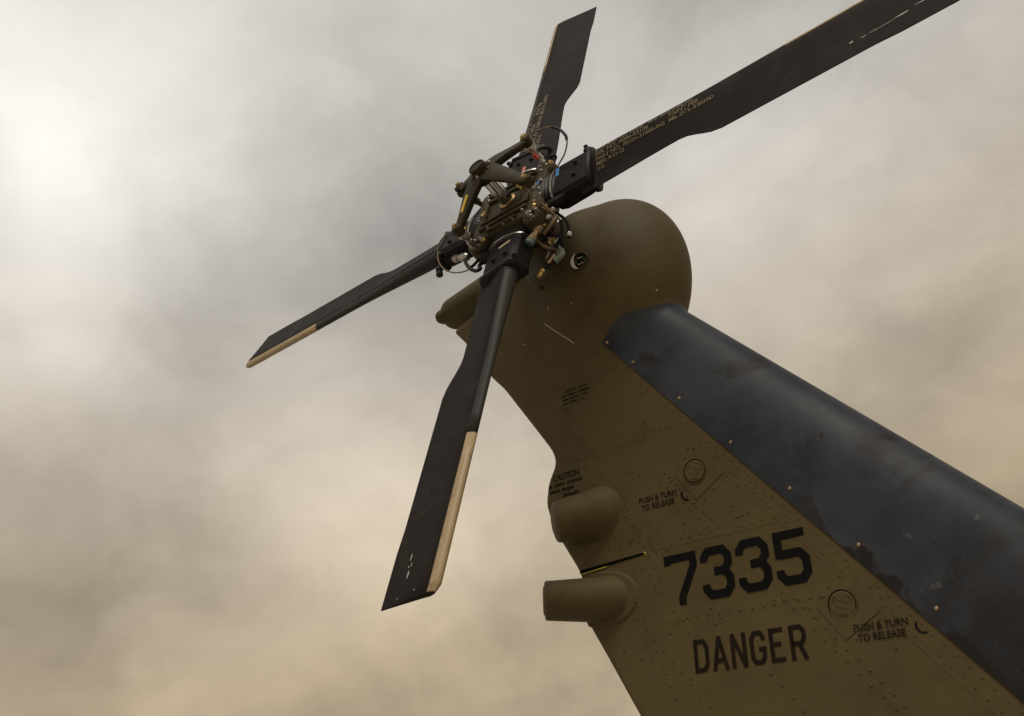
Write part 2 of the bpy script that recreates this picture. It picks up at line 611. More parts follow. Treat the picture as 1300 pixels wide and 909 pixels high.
def surface_nets(fn, lo, hi, h, keep=None):
    ax = [np.arange(l, u + h, h) for l, u in zip(lo, hi)]
    X, Y, Z = np.meshgrid(*ax, indexing='ij')
    F = fn(X, Y, Z)
    nx, ny, nz = F.shape
    ins = F < 0
    cnt = np.zeros((nx - 1, ny - 1, nz - 1), np.int8)
    for i in (0, 1):
        for j in (0, 1):
            for k in (0, 1):
                cnt += ins[i:nx - 1 + i, j:ny - 1 + j, k:nz - 1 + k]
    act = (cnt > 0) & (cnt < 8)
    idx = -np.ones(act.shape, np.int64)
    cells = np.argwhere(act)
    idx[act] = np.arange(len(cells))
    acc = np.zeros((len(cells), 3))
    num = np.zeros(len(cells))
    corners = [(i, j, k) for i in (0, 1) for j in (0, 1) for k in (0, 1)]
    for a_ in range(8):
        for b_ in range(a_ + 1, 8):
            ca, cb = np.array(corners[a_]), np.array(corners[b_])
            if np.abs(ca - cb).sum() != 1:
                continue
            fa = F[tuple((cells + ca).T)]
            fb = F[tuple((cells + cb).T)]
            m = (fa < 0) != (fb < 0)
            t = np.where(m, fa / np.where(fa - fb == 0, 1, fa - fb), 0)
            pt = ca + (cb - ca) * t[:, None]
            acc[m] += pt[m]
            num[m] += 1
    v = (cells + acc / num[:, None]) * h + np.array(lo)
    for _ in range(3):                      # settle the vertices on the true surface
        e = 1e-4
        f0 = fn(*v.T)
        gr = np.stack([(fn(*(v + np.eye(3)[i] * e).T) - f0) / e for i in range(3)], 1)
        st = f0 / np.maximum((gr ** 2).sum(1), 0.05)
        v -= np.clip(st, -h / 2, h / 2)[:, None] * gr
    faces = []
    for axis in range(3):
        o1, o2 = [(1, 2), (2, 0), (0, 1)][axis]
        sl0 = [slice(None)] * 3
        sl1 = [slice(None)] * 3
        sl0[axis] = slice(0, -1)
        sl1[axis] = slice(1, None)
        ch = ins[tuple(sl0)] != ins[tuple(sl1)]
        e = np.argwhere(ch)
        e = e[(e[:, o1] > 0) & (e[:, o2] > 0) & (e[:, o1] < F.shape[o1] - 1) & (e[:, o2] < F.shape[o2] - 1)]
        first = ins[tuple(e.T)]
        u1 = np.zeros(3, int)
        u2 = np.zeros(3, int)
        u1[o1] = 1
        u2[o2] = 1
        q = np.stack([idx[tuple((e - u1 - u2).T)], idx[tuple((e - u2).T)], idx[tuple(e.T)], idx[tuple((e - u1).T)]], 1)
        q[~first] = q[~first][:, ::-1]
        faces.append(q)
    return v, np.concatenate(faces)


def face_y(x, z):
    """starboard surface of the pylon at (x, z)"""
    ys = np.linspace(-0.2, 0.40, 601)
    f = pylon(np.full_like(ys, x), ys, np.full_like(ys, z))
    i = int(np.argmax(f < 0))
    if i == 0:
        return 0.262
    return float(ys[i - 1] + (ys[i] - ys[i - 1]) * f[i - 1] / (f[i - 1] - f[i]))


def face_frame(x, z):
    e = 0.004
    p = Vector((x, face_y(x, z), z))
    a = Vector((x + e, face_y(x + e, z), z)) - p
    b = Vector((x, face_y(x, z + e), z + e)) - p
    n = a.cross(b).normalized()
    if n.y > 0:
        n = -n
    return p, n


def np_mesh(name, v, f):
    me = bpy.data.meshes.new(name)
    me.from_pydata(v.tolist(), [], f.tolist())
    me.update()
    return me


BASE = Vector((0.95, 0.375, 0.0))
tail = empty('helicopter_tail', BASE)
tail['label'] = 'olive drab helicopter tail fin with black leading edge and number 7335'
tail['category'] = 'tail fin'
OFF = Vector((0, 0, HZ)) - BASE          # hub-centred coordinates -> children of the tail


def tpart(name, bm, mat, parent=None, smooth=False, angle=35):
    if parent is None:
        return from_bm(name, bm, mat, tail, smooth, angle, loc=OFF)
    return from_bm(name, bm, mat, parent, smooth, angle)


v, f = surface_nets(pylon, (-0.80, 0.0, -2.55), (2.50, 0.72, 0.30), 0.0115)
me = np_mesh('fin', v, f)
fin = link('fin', me, OLIVE, tail, True, OFF)

# black leading edge fairing: a shell over the nose of the fin, cut along straight edges
bm = bmesh.new()
bm.from_mesh(me)
FA, FB = (0.183, -0.556), (1.158, -1.752)
fd = Vector((FB[0] - FA[0], 0, FB[1] - FA[1])).normalized()


def cut(bm, p, d, side):
    nrm = Vector((-d[1], 0, d[0])).normalized() * side
    bmesh.ops.bisect_plane(bm, geom=list(bm.verts) + list(bm.edges) + list(bm.faces), dist=1e-6,
                           plane_co=Vector((p[0], 0.3, p[1])), plane_no=nrm, clear_outer=True)


cut(bm, FA, (FB[0] - FA[0], FB[1] - FA[1]), -1)           # keep what lies ahead of the line
cut(bm, (0.183, -0.556), (0.05, 0.046), 1)
cut(bm, (0.233, -0.508), (0.07, 0.034), 1)
cut(bm, (0.303, -0.476), (0.30, 0.05), 1)
bm.normal_update()
nrm = {vv: vv.normal.copy() for vv in bm.verts}
for vv in bm.verts:
    vv.co += nrm[vv] * 0.005
edges = [e for e in bm.edges if e.is_boundary]
ret = bmesh.ops.extrude_edge_only(bm, edges=edges)
newv = [x for x in ret['geom'] if isinstance(x, bmesh.types.BMVert)]
for vv in newv:
    best = min((e.other_vert(vv) for e in vv.link_edges if e.other_vert(vv) in nrm), key=lambda o: (o.co - vv.co).length, default=None)
    if best is not None:
        vv.co -= nrm[best] * 0.012
fair = tpart('leading_edge_fairing', bm, FAIRBLK, smooth=True, angle=50)
fair['label'] = 'scuffed blue black erosion fairing along the leading edge'


def surf_disc(bm, x, z, r, h, seg=10, dome=False, off=0.0):
    p, n = face_frame(x, z)
    p = p + n * off
    if dome:
        lathe(bm, p - n * 0.001, n, [(0, r), (h * 0.6 + 0.001, r * 0.85), (h + 0.001, r * 0.35)], seg)
    else:
        cyl(bm, p - n * 0.002, p + n * h, r, r * 0.95, seg)


for (sx, sz) in [(0.205, -0.560), (0.302, -0.672), (0.470, -0.866), (0.633, -1.070), (0.800, -1.262), (0.968, -1.464), (1.133, -1.662), (1.30, -1.868)]:
    bm = bmesh.new()
    surf_disc(bm, sx, sz, 0.0062, 0.003, 12, True, off=0.005)
    tpart('fairing_screw', bm, COPPER, fair, True)


# ------------------------------------------------------------------ sensor housings on the trailing edge
def cone_field(c0, c1, r0, r1):
    c0, c1 = np.array(c0), np.array(c1)
    L = np.linalg.norm(c1 - c0)
    d = (c1 - c0) / L

    def fn(x, y, z):
        t = (x - c0[0]) * d[0] + (y - c0[1]) * d[1] + (z - c0[2]) * d[2]
        rr = np.sqrt(np.maximum((x - c0[0]) ** 2 + (y - c0[1]) ** 2 + (z - c0[2]) ** 2 - t * t, 1e-9))
        return smax(rr - (r0 + (r1 - r0) * np.clip(t / L, 0, 1.6)), -t, 0.008)
    return fn, d, L


def sensor(c0, c1, r0, r1, blend, flange, h):
    """c0 centre of the aft cap, c1 centre of the base on the skin"""
    cone, d, L = cone_field(c0, c1, r0, r1)

    def fn(x, y, z):
        c = cone(x, y, z)
        sk = pylon(x, y, z)
        if flange:
            f = np.minimum(c, np.maximum(sk - 0.0055, c - 0.018))
        else:
            f = smin(c, sk + 0.006, blend)
        near = np.sqrt((x - c1[0]) ** 2 + (y - c1[1]) ** 2 + (z - c1[2]) ** 2) - 0.30
        return np.maximum(f, near)
    v_, f_ = surface_nets(fn, (c1[0] - 0.33, -0.02, c1[2] - 0.25), (c1[0] + 0.25, 0.36, c1[2] + 0.25), h)
    hs = link('sensor_housing', np_mesh('sensor_housing', v_, f_), OLIVE, tail, True, OFF)
    bm = bmesh.new()
    lathe(bm, Vector(c0) - Vector(d) * 0.005, d, [(0, r0 * 0.66), (0.003, r0 * 0.76), (0.012, r0 * 0.80)], 32)
    from_bm('sensor_cap', bm, OLIVE, hs, True, 25)
    return hs


s1 = sensor((-0.026, 0.177, -1.207), (0.054, 0.262, -1.190), 0.068, 0.090, 0.013, False, 0.007)
s1['label'] = 'upper sensor housing, faired smoothly into the skin'
s2 = sensor((-0.054, 0.138, -1.473), (0.088, 0.262, -1.474), 0.063, 0.073, 0.0, True, 0.006)
s2['label'] = 'lower sensor housing, longer, with a riveted flange'

# ------------------------------------------------------------------ gap between the upper and lower trailing edge skins, painted on
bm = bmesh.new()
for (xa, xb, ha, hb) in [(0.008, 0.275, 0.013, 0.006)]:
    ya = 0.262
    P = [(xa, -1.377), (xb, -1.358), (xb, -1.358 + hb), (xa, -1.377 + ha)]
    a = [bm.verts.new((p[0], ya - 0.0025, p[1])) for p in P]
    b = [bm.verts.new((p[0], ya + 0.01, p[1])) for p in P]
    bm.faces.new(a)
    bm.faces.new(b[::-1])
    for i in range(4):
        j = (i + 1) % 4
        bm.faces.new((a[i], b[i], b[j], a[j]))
tpart('gap_shadow', bm, DARK)  # raised black strip painted as the shadow inside the gap
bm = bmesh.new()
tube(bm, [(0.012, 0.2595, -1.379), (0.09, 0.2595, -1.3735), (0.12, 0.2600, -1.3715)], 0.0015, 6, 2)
tpart('lit_edge', bm, LITYELLOW, smooth=True)  # yellow line painted as the lit edge of the lower skin
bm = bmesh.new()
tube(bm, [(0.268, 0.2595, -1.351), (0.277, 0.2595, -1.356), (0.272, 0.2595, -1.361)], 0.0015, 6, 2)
tpart('lit_edge', bm, LITYELLOW, smooth=True)

# ------------------------------------------------------------------ access panels with quarter turn latches
def access_panel(dx, dz):
    C = [(0.417 + dx, -1.127 + dz), (0.484 + dx, -1.223 + dz), (0.596 + dx, -1.156 + dz), (0.523 + dx, -1.050 + dz)]
    bm = bmesh.new()
    a, b = [], []
    for (x, z) in C:
        y = face_y(x, z)
        a.append(bm.verts.new((x, y - 0.0022, z)))
        b.append(bm.verts.new((x, y + 0.01, z)))
    bm.faces.new(a)
    bm.faces.new(b[::-1])
    for i in range(4):
        j = (i + 1) % 4
        bm.faces.new((a[i], b[i], b[j], a[j]))
    pn = tpart('access_panel', bm, OLIVE)
    cx, cz = 0.491 + dx, -1.130 + dz
    y = face_y(cx, cz) - 0.0022
    bm = bmesh.new()                              # raised rim, dark groove, dished disc
    seg = 32
    prof = [(0.044, 0.001), (0.043, -0.003), (0.0405, -0.003), (0.0400, 0.0005)]
    rings = [[bm.verts.new((cx + r * math.cos(2 * math.pi * i / seg), y + h, cz + r * math.sin(2 * math.pi * i / seg))) for i in range(seg)] for r, h in prof]
    for p, q in zip(rings, rings[1:]):
        for i in range(seg):
            bm.faces.new((p[i], p[(i + 1) % seg], q[(i + 1) % seg], q[i]))
    from_bm('latch_rim', bm, OLIVE, pn, True)
    bm = bmesh.new()
    cyl(bm, (cx, y + 0.004, cz), (cx, y - 0.0008, cz), 0.0395, 0.0395, 32)
    from_bm('latch_groove', bm, DARK, pn)
    bm = bmesh.new()
    lathe(bm, (cx, y + 0.003, cz), (0, -1, 0), [(0, 0.0366), (0.0046, 0.0366), (0.0060, 0.033), (0.0060, 0.01)], 32)
    from_bm('latch_disc', bm, OLIVE, pn, True, 20)
    for aa in (25, 145, 265):
        bm = bmesh.new()
        ca, sa = math.cos(R(aa)), math.sin(R(aa))
        M = Matrix(((ca, 0, -sa), (0, 1, 0), (sa, 0, ca)))
        box(bm, (cx + 0.027 * ca, y - 0.0030, cz + 0.027 * sa), (0.006, 0.0016, 0.022), M)
        from_bm('latch_slot', bm, OLIVE2, pn)
    M = Matrix.Rotation(R(20), 3, 'Y')
    for k in (-0.009, 0.009):
        bm = bmesh.new()
        box(bm, Vector((cx, y - 0.0034, cz)) + M @ Vector((0, 0, k)), (0.036, 0.0014, 0.0022), M)
        from_bm('latch_ridge', bm, OLIVE, pn)
    return pn


access_panel(0, 0)
access_panel(0.399, -0.484)

# ------------------------------------------------------------------ sight gauge in the gearbox housing
px, pz = 0.150, -0.205
p, n = face_frame(px, pz)
xg, yg, _ = frame(n)
bm = bmesh.new()
lathe(bm, p - n * 0.02, n, [(0, 0.040), (0.024, 0.040), (0.027, 0.036), (0.027, 0.031), (0.018, 0.030)], 28)
ga = tpart('sight_gauge', bm, OLIVE2, smooth=True, angle=30)
ga['label'] = 'round gauge window with white crescent and green marks'
bm = bmesh.new()
cyl(bm, p - n * 0.005, p + n * 0.0005, 0.0295, 0.0295, 28)
from_bm('gauge_face', bm, DARK, ga)
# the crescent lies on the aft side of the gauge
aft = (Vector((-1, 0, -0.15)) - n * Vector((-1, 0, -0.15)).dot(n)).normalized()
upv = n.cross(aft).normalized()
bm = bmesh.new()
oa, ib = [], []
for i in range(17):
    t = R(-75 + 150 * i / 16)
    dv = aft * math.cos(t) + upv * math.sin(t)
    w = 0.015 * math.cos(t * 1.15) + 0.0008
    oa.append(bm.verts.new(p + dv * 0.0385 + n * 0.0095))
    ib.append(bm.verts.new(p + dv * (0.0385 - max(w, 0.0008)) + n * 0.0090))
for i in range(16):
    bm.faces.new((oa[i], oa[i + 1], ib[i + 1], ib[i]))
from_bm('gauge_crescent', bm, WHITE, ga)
upg = (Vector((0, 0, 1)) - n * n.z).normalized()
rtg = upg.cross(n).normalized()
rtg = rtg if rtg.x > 0 else -rtg
for (a, b, s, m) in [(-0.018, -0.002, 0.0045, GREEN), (0.019, 0.004, 0.0045, GREEN)]:
    bm = bmesh.new()
    cyl(bm, p + rtg * a + upg * b, p + rtg * a + upg * b + n * 0.003, s, s, 10)
    from_bm('gauge_mark', bm, m, ga)
for (a, b) in [(-0.008, 0.015), (0.0, 0.013), (0.008, 0.016), (-0.008, -0.014), (0.0, -0.015), (0.009, -0.012)]:
    bm = bmesh.new()
    cyl(bm, p + rtg * a + upg * b, p + rtg * a + upg * b + n * 0.003, 0.0035, 0.0028, 8)
    from_bm('gauge_pip', bm, CREAM, ga)

# tail light at the aft end of the hood
bm = bmesh.new()
lathe(bm, (-0.690, 0.300, -0.085), (-0.85, -0.5, -0.1), [(0, 0.034), (0.02, 0.034), (0.024, 0.030), (0.032, 0.027), (0.042, 0.017), (0.045, 0.005)], 20)
tl = tpart('tail_light', bm, OLIVE, smooth=True)
# highlight on the seam between the gearbox housing and the fin, painted cream
bm = bmesh.new()
sp = [(-0.070, -0.385), (-0.03, -0.425), (0.02, -0.474), (0.066, -0.520)]
tube(bm, [(x, face_y(x, z) - 0.0005, z) for x, z in sp], 0.0014, 6, 3)
tpart('seam_highlight', bm, CREAM, smooth=True)

for (sx, sz) in [(0.068, -0.505), (-0.035, -0.335), (0.092, -0.368), (0.135, -0.575), (0.415, -0.405), (-0.30, -0.20), (-0.20, -0.42)]:
    bm = bmesh.new()
    surf_disc(bm, sx, sz, 0.0055, 0.0028, 10, True)
    tpart('housing_screw', bm, COPPER if sz > -0.45 else OLIVE, None, True)

# ------------------------------------------------------------------ rivets: too small and too many to pick apart
rv = []


def rivet_row(a, b, pitch, jit=0.0):
    a, b = Vector(a), Vector(b)
    k = max(2, int((b - a).length / pitch))
    for i in range(k + 1):
        q = a.lerp(b, i / k)
        rv.append((q.x + random.uniform(-jit, jit), q.y + random.uniform(-jit, jit)))


fl2 = Vector((FB[0] - FA[0], FB[1] - FA[1])).normalized()
fn2 = Vector((fl2.y, -fl2.x))             # away from the fairing, towards the trailing edge
if fn2.x > 0:
    fn2 = -fn2
A2 = Vector(FA)
for off, t0, t1, pit in [(0.020, 0.25, 2.0, 0.036), (0.050, 0.45, 2.0, 0.036), (0.20, 0.55, 1.95, 0.040), (0.225, 0.55, 1.95, 0.040),
                         (0.40, 0.35, 1.9, 0.044), (0.60, 0.8, 1.8, 0.044)]:
    rivet_row(A2 + fn2 * off + fl2 * t0, A2 + fn2 * off + fl2 * t1, pit, 0.0015)
for (xa, za, xb, zb) in [(0.30, -1.335, 0.95, -1.335), (0.33, -1.58, 1.02, -1.58), (-0.05, -0.95, 0.42, -0.95), (0.05, -1.31, 0.30, -1.31),
                         (-0.29, -0.62, -0.07, -0.93), (0.30, -0.62, 0.30, -0.64), (0.13, -1.63, 0.40, -1.75), (0.20, -1.45, 0.34, -1.80),
                         (0.27, -1.33, 0.40, -1.62), (0.1, -0.98, 0.27, -1.33), (0.60, -1.27, 0.72, -1.55), (-0.56, -0.19, -0.30, -0.54), (0.26, -1.40, 0.36, -1.55)]:
    rivet_row((xa, za), (xb, zb), 0.036, 0.003)
for (dx, dz) in [(0, 0), (0.399, -0.484)]:
    C = [Vector((0.417 + dx, -1.127 + dz)), Vector((0.484 + dx, -1.223 + dz)), Vector((0.596 + dx, -1.156 + dz)), Vector((0.523 + dx, -1.050 + dz))]
    cc = sum(C, Vector((0, 0))) / 4
    for i in range(4):
        a, b = cc.lerp(C[i], 0.86), cc.lerp(C[(i + 1) % 4], 0.86)
        rivet_row(a, b, 0.028)
        a, b = cc.lerp(C[i], 1.25), cc.lerp(C[(i + 1) % 4], 1.25)
        rivet_row(a, b, 0.034)
for i in range(26):                        # flange of the lower sensor
    t = R(-120 + 240 * i / 25)
    rv.append((0.096 + 0.100 * math.cos(t), -1.474 + 0.082 * math.sin(t)))
for i in range(70):
    zr = random.uniform(-1.75, -0.65)
    xr = random.uniform(float(te_x(zr)) + 0.06, 0.18 + (-0.556 - zr) * 0.815 - 0.05)
    rv.append((xr, zr))
kept = []
bm = bmesh.new()
for (x, z) in rv:
    if z < -2.2 or x < float(te_x(z)) + 0.015:
        continue
    p = Vector((x, face_y(x, z), z))
    if p.y < 0.2 or p.y > 0.33 or any((x - a) ** 2 + (z - b) ** 2 < 0.00012 for a, b in kept):
        continue
    if 0.335 < x < 0.85 and -1.55 < z < -1.37 or 0.41 < x < 0.79 and -1.75 < z < -1.63:
        continue
    kept.append((x, z))
    r = random.choice((0.0046, 0.0052, 0.0058))
    n6 = [bm.verts.new(p + Vector((math.cos(R(60 * i)) * r, 0.0005, math.sin(R(60 * i)) * r))) for i in range(6)]
    m6 = [bm.verts.new(p + Vector((math.cos(R(60 * i)) * r * 0.6, -0.0027, math.sin(R(60 * i)) * r * 0.6))) for i in range(6)]
    for i in range(6):
        j = (i + 1) % 6
        bm.faces.new((n6[i], n6[j], m6[j], m6[i]))
    bm.faces.new(m6)
rvo = tpart('rivets', bm, OLIVE, smooth=True, angle=60)
rvo['kind'] = 'stuff'

# lapped doubler strips riveted over the skin joints
def doubler(p0, p1, off0, off1, side, seg=36, top=0.0011):
    p0, p1 = Vector(p0), Vector(p1)
    bm = bmesh.new()
    rows = []
    for i in range(seg + 1):
        q = p0.lerp(p1, i / seg)
        a, b = q + side * off0, q + side * off1
        row = []
        for k, (pt, h) in enumerate(((a, 0.004), (a, -top), (b, -top), (b, 0.004))):
            row.append(bm.verts.new((pt.x, face_y(pt.x, pt.y) + h, pt.y)))
        rows.append(row)
    for r0, r1 in zip(rows, rows[1:]):
        for k in range(3):
            bm.faces.new((r0[k], r0[k + 1], r1[k + 1], r1[k]))
    bm.faces.new(rows[0])
    bm.faces.new(rows[-1][::-1])
    tpart('skin_doubler', bm, OLIVE, smooth=True, angle=20)


doubler(A2 + fl2 * 0.30, A2 + fl2 * 1.95, 0.004, 0.068, fn2)
doubler((0.30, -1.335), (0.74, -1.335), -0.018, 0.018, Vector((0, 1)), 20, 0.0007)
doubler((-0.04, -0.955), (0.38, -0.955), -0.016, 0.016, Vector((0, 1)), 20, 0.0007)

# ------------------------------------------------------------------ stencilled writing on the fin
def stroke(bm, pts, w, place):
    """flat mitred stroke along a 2D polyline; place(u, v) -> 3D"""
    P = [Vector(p) for p in pts]
    L, Rr = [], []
    for i, p in enumerate(P):
        d0 = (P[i] - P[i - 1]).normalized() if i else (P[1] - P[0]).normalized()
        d1 = (P[i + 1] - P[i]).normalized() if i < len(P) - 1 else d0
        n0, n1 = Vector((-d0.y, d0.x)), Vector((-d1.y, d1.x))
        m = (n0 + n1).normalized()
        k = w / 2 / max(0.4, m.dot(n0))
        L.append(bm.verts.new(place(*(p + m * k))))
        Rr.append(bm.verts.new(place(*(p - m * k))))
    for i in range(len(P) - 1):
        bm.faces.new((L[i], Rr[i], Rr[i + 1], L[i + 1]))


GLYPH = {
    '7': [[(0.0, .80), (0.0, .915), (.90, .915), (.90, .72), (.42, .16), (.40, 0)]],
    '3': [[(.07, .72), (.07, .80), (.22, .915), (.72, .915), (.88, .79), (.88, .64), (.72, .515), (.38, .515)],
          [(.72, .515), (.88, .38), (.88, .21), (.72, .085), (.22, .085), (.07, .20), (.07, .29)]],
    '5': [[(.95, .915), (.10, .915), (.10, .50)], [(.08, .565), (.72, .565), (.88, .44), (.88, .21), (.72, .085), (.22, .085), (.07, .20), (.07, .29)]],
    'D': [[(.09, 0), (.09, 1)], [(.09, .92), (.68, .92), (.90, .75), (.90, .25), (.68, .08), (.09, .08)]],
    'A': [[(.04, 0), (.47, 1)], [(.47, 1), (.96, 0)], [(.22, .30), (.78, .30)]],
    'N': [[(.09, 0), (.09, 1)], [(.09, 1), (.91, 0)], [(.91, 0), (.91, 1)]],
    'G': [[(.90, .70), (.90, .76), (.70, .92), (.28, .92), (.09, .76), (.09, .24), (.28, .08), (.70, .08), (.90, .24), (.90, .45), (.55, .45)]],
    'E': [[(.90, .92), (.09, .92), (.09, .08), (.90, .08)], [(.09, .52), (.72, .52)]],
    'R': [[(.09, 0), (.09, .92), (.70, .92), (.90, .78), (.90, .60), (.70, .46), (.09, .46)], [(.55, .46), (.92, 0)]],
}


def big_text(name, text, x0, z0, w, h, pitch, sw, mat, slant=0.0):
    for i, c in enumerate(text):
        bm = bmesh.new()
        for k, st in enumerate(GLYPH[c]):
            pts = [(x0 + i * pitch + u * w + slant * v * h, z0 + v * h) for u, v in st]
            stroke(bm, pts, sw, lambda x, z, k=k: (x, face_y(x, z) - 0.0016 - 0.0004 * k, z))
        tpart(name, bm, mat)


big_text('painted_numeral', '7335', 0.352, -1.538, 0.102, 0.158, 0.1225, 0.0252, INK)
big_text('painted_letter', 'DANGER', 0.417, -1.742, 0.046, 0.096, 0.0615, 0.0125, INKBROWN)


def font_mesh(text, size):
    cu = bpy.data.curves.new('t', 'FONT')
    cu.body = text
    cu.size = size
    cu.resolution_u = 2
    cu.offset = size * 0.02
    ob = bpy.data.objects.new('t', cu)
    col.objects.link(ob)
    dg = bpy.context.evaluated_depsgraph_get()
    me = bpy.data.meshes.new_from_object(ob.evaluated_get(dg))
    bpy.data.objects.remove(ob)
    bpy.data.curves.remove(cu)
    return me


def small_text(name, text, x0, z0, size, width, mat, height=1.0, off=0.0014):
    me = font_mesh(text, size)
    xs = [v.co.x for v in me.vertices]
    sx = width / max(1e-6, max(xs) - min(xs))
    for v in me.vertices:
        x, z = x0 + v.co.x * sx, z0 + v.co.y * height
        v.co = (x, face_y(x, z) - off, z)
    o = link(name, me, mat, tail, False, OFF)
    o['kind'] = 'stuff'
    return o


for (dx, dz) in [(0, 0), (0.640, -0.500)]:
    small_text('stencil_text', 'PUSH & TURN', 0.268 + dx, -1.190 + dz, 0.027, 0.145, INKFAINT, 1.0, 0.0014 if dx == 0 else 0.0028)
    small_text('stencil_text', 'TO RELEASE', 0.276 + dx, -1.2165 + dz, 0.027, 0.128, INKFAINT, 1.0, 0.0014 if dx == 0 else 0.0028)
    bm = bmesh.new()
    cx, cz = 0.452 + dx, -1.196 + dz
    pts = [(cx + 0.020 * math.cos(R(t)), cz + 0.020 * math.sin(R(t))) for t in range(150, 300, 15)]
    stroke(bm, pts, 0.0065, lambda x, z: (x, face_y(x, z) - 0.0016, z))
    tpart('stencil_arrow', bm, INK)
small_text('stencil_text', 'CAUTION', -0.090, -1.026, 0.034, 0.118, INKFAINT)


def worn_line(x0, z0, words, h, mat):
    """stencil lettering worn past reading: short dabs of ink"""
    bm = bmesh.new()
    x = x0
    for wd in words:
        for _ in range(wd):
            w = h * random.uniform(0.35, 0.6)
            hh = h * random.uniform(0.55, 1.0)
            zz_ = z0 + random.uniform(0, h - hh)
            P = [(x, zz_), (x + w, zz_), (x + w, zz_ + hh), (x, zz_ + hh)]
            bm.faces.new([bm.verts.new((a, face_y(a, b) - 0.0016, b)) for a, b in P])
            x += w + h * 0.2
        x += h * 0.7
    tpart('worn_stencil', bm, mat)['kind'] = 'stuff'


for i, (x0, wds) in enumerate([(-0.112, (2, 5, 7)), (-0.106, (5, 6)), (-0.045, (7,))]):
    worn_line(x0, -1.050 - 0.022 * i, wds, 0.014, INKFAINT)
for i, (x0, wds) in enumerate([(-0.010, (9, 7)), (-0.028, (4, 8, 9)), (-0.024, (4, 9, 4)), (-0.024, (4, 8, 3))]):
    worn_line(x0, -0.695 - 0.016 * i, wds, 0.0085, INKFAINT)

# ------------------------------------------------------------------ tail boom and tail wheel, below the frame
bm = bmesh.new()
rings = []
for (x, zc, rz, ry) in [(0.42, -2.42, 0.10, 0.08), (0.62, -2.42, 0.26, 0.18), (1.2, -2.38, 0.36, 0.26), (3.5, -2.25, 0.46, 0.36), (7.0, -2.10, 0.60, 0.52), (7.4, -2.10, 0.56, 0.48)]:
    rings.append([(x, 0.375 + ry * math.copysign(abs(math.cos(t)) ** 0.8, math.cos(t)), zc + rz * math.copysign(abs(math.sin(t)) ** 0.8, math.sin(t)))
                  for t in [2 * math.pi * i / 32 for i in range(32)]])
loft(bm, rings)
tpart('tail_boom', bm, OLIVE, smooth=True)
bm = bmesh.new()
cyl(bm, (1.3, 0.375, -2.55), (0.95, 0.375, -3.62), 0.055, 0.045, 16)
box(bm, (0.95, 0.375, -3.58), (0.08, 0.30, 0.10), None, 0.015)
for s in (-1, 1):
    box(bm, (0.95, 0.375 + s * 0.13, -3.63), (0.07, 0.025, 0.16), None, 0.008)
tpart('tail_wheel_strut', bm, OLIVE2, smooth=True)
bm = bmesh.new()
lathe(bm, (0.95, 0.285, -3.65), (0, 1, 0), [(0, 0.11), (0.01, 0.16), (0.04, 0.195), (0.09, 0.20), (0.14, 0.195), (0.17, 0.16), (0.18, 0.11)], 32)
tpart('tail_wheel', bm, TYRE, smooth=True)

# ================================================================== the tail rotor (local frame: x along one blade, z outboard)
TH = 0.054
ex = Vector((1, 0, 0))
ey = Vector((0, math.sin(CANT), math.cos(CANT)))
nx = Vector(NAX)
U = ex * math.cos(TH) + ey * math.sin(TH)
V = -ex * math.sin(TH) + ey * math.cos(TH)
RM = Matrix((U, V, nx)).transposed()
rotor = empty('tail_rotor', (0, 0, HZ), RM)
rotor['label'] = 'four bladed black tail rotor with tan edge strips on the fin top'
rotor['category'] = 'tail rotor'

PITCH = 0.119
CLE, CTE, CTN = 0.071, -0.170, -0.110


def sstep(a, b, x):
    t = min(1, max(0, (x - a) / (b - a)))
    return t * t * (3 - 2 * t)


def section(r, n_nose=8, n_flat=7):
    """list of (chord, thickness) points, upper side then lower side"""
    le = CLE - 0.016 * sstep(1.650, 1.690, r)
    te = CTN + (CTE - CTN) * sstep(0.74, 0.90, r)
    te -= 0.006 * sstep(1.42, 1.50, r) + 0.014 * (1 - sstep(0.36, 0.74, r))
    T = 0.034 - 0.016 * sstep(0.38, 0.92, r)
    T *= 1 - 0.55 * sstep(1.65, 1.69, r)
    a = 0.046
    up = []
    for i in range(n_nose):
        t = math.pi / 2 * i / (n_nose - 1)
        up.append((le - a + a * math.cos(t), T * math.sin(t)))
    for i in range(1, n_flat + 1):
        t = i / n_flat
        c = (le - a) + (te - le + a) * t
        up.append((c, T * (1 - t) ** 1.15 + 0.0018 * t))
    return up, [(c, -h) for c, h in up[1:]][::-1]


cp, sp_ = math.cos(PITCH), math.sin(PITCH)


def bl(r, c, h):
    """blade coordinates -> blade object coordinates"""
    rr = r + (0.012 * (c - CTE) / 0.24 if r > 1.5 else 0.0) * sstep(1.5, 1.69, r)
    return (rr, c * cp - h * sp_, c * sp_ + h * cp)


stations = [0.33, 0.36, 0.42, 0.50, 0.60, 0.68, 0.74, 0.77, 0.80, 0.83, 0.86, 0.90, 0.98, 1.08, 1.16, 1.26, 1.36, 1.42, 1.46, 1.50, 1.58, 1.63, 1.655, 1.668, 1.676, 1.679]
bm = bmesh.new()
loft(bm, [[bl(r, c, h) for c, h in (lambda s: s[0] + s[1])(section(r))] for r in stations])
bmesh.ops.recalc_face_normals(bm, faces=bm.faces)
blade_me = bpy.data.meshes.new('rotor_blade')
for e in bm.edges:
    if len(e.link_faces) == 2 and e.calc_face_angle(0) > R(50):
        e.smooth = False
bm.to_mesh(blade_me)
bm.free()
blade_me.materials.append(BLADE)
blade_me.polygons.foreach_set('use_smooth', [True] * len(blade_me.polygons))


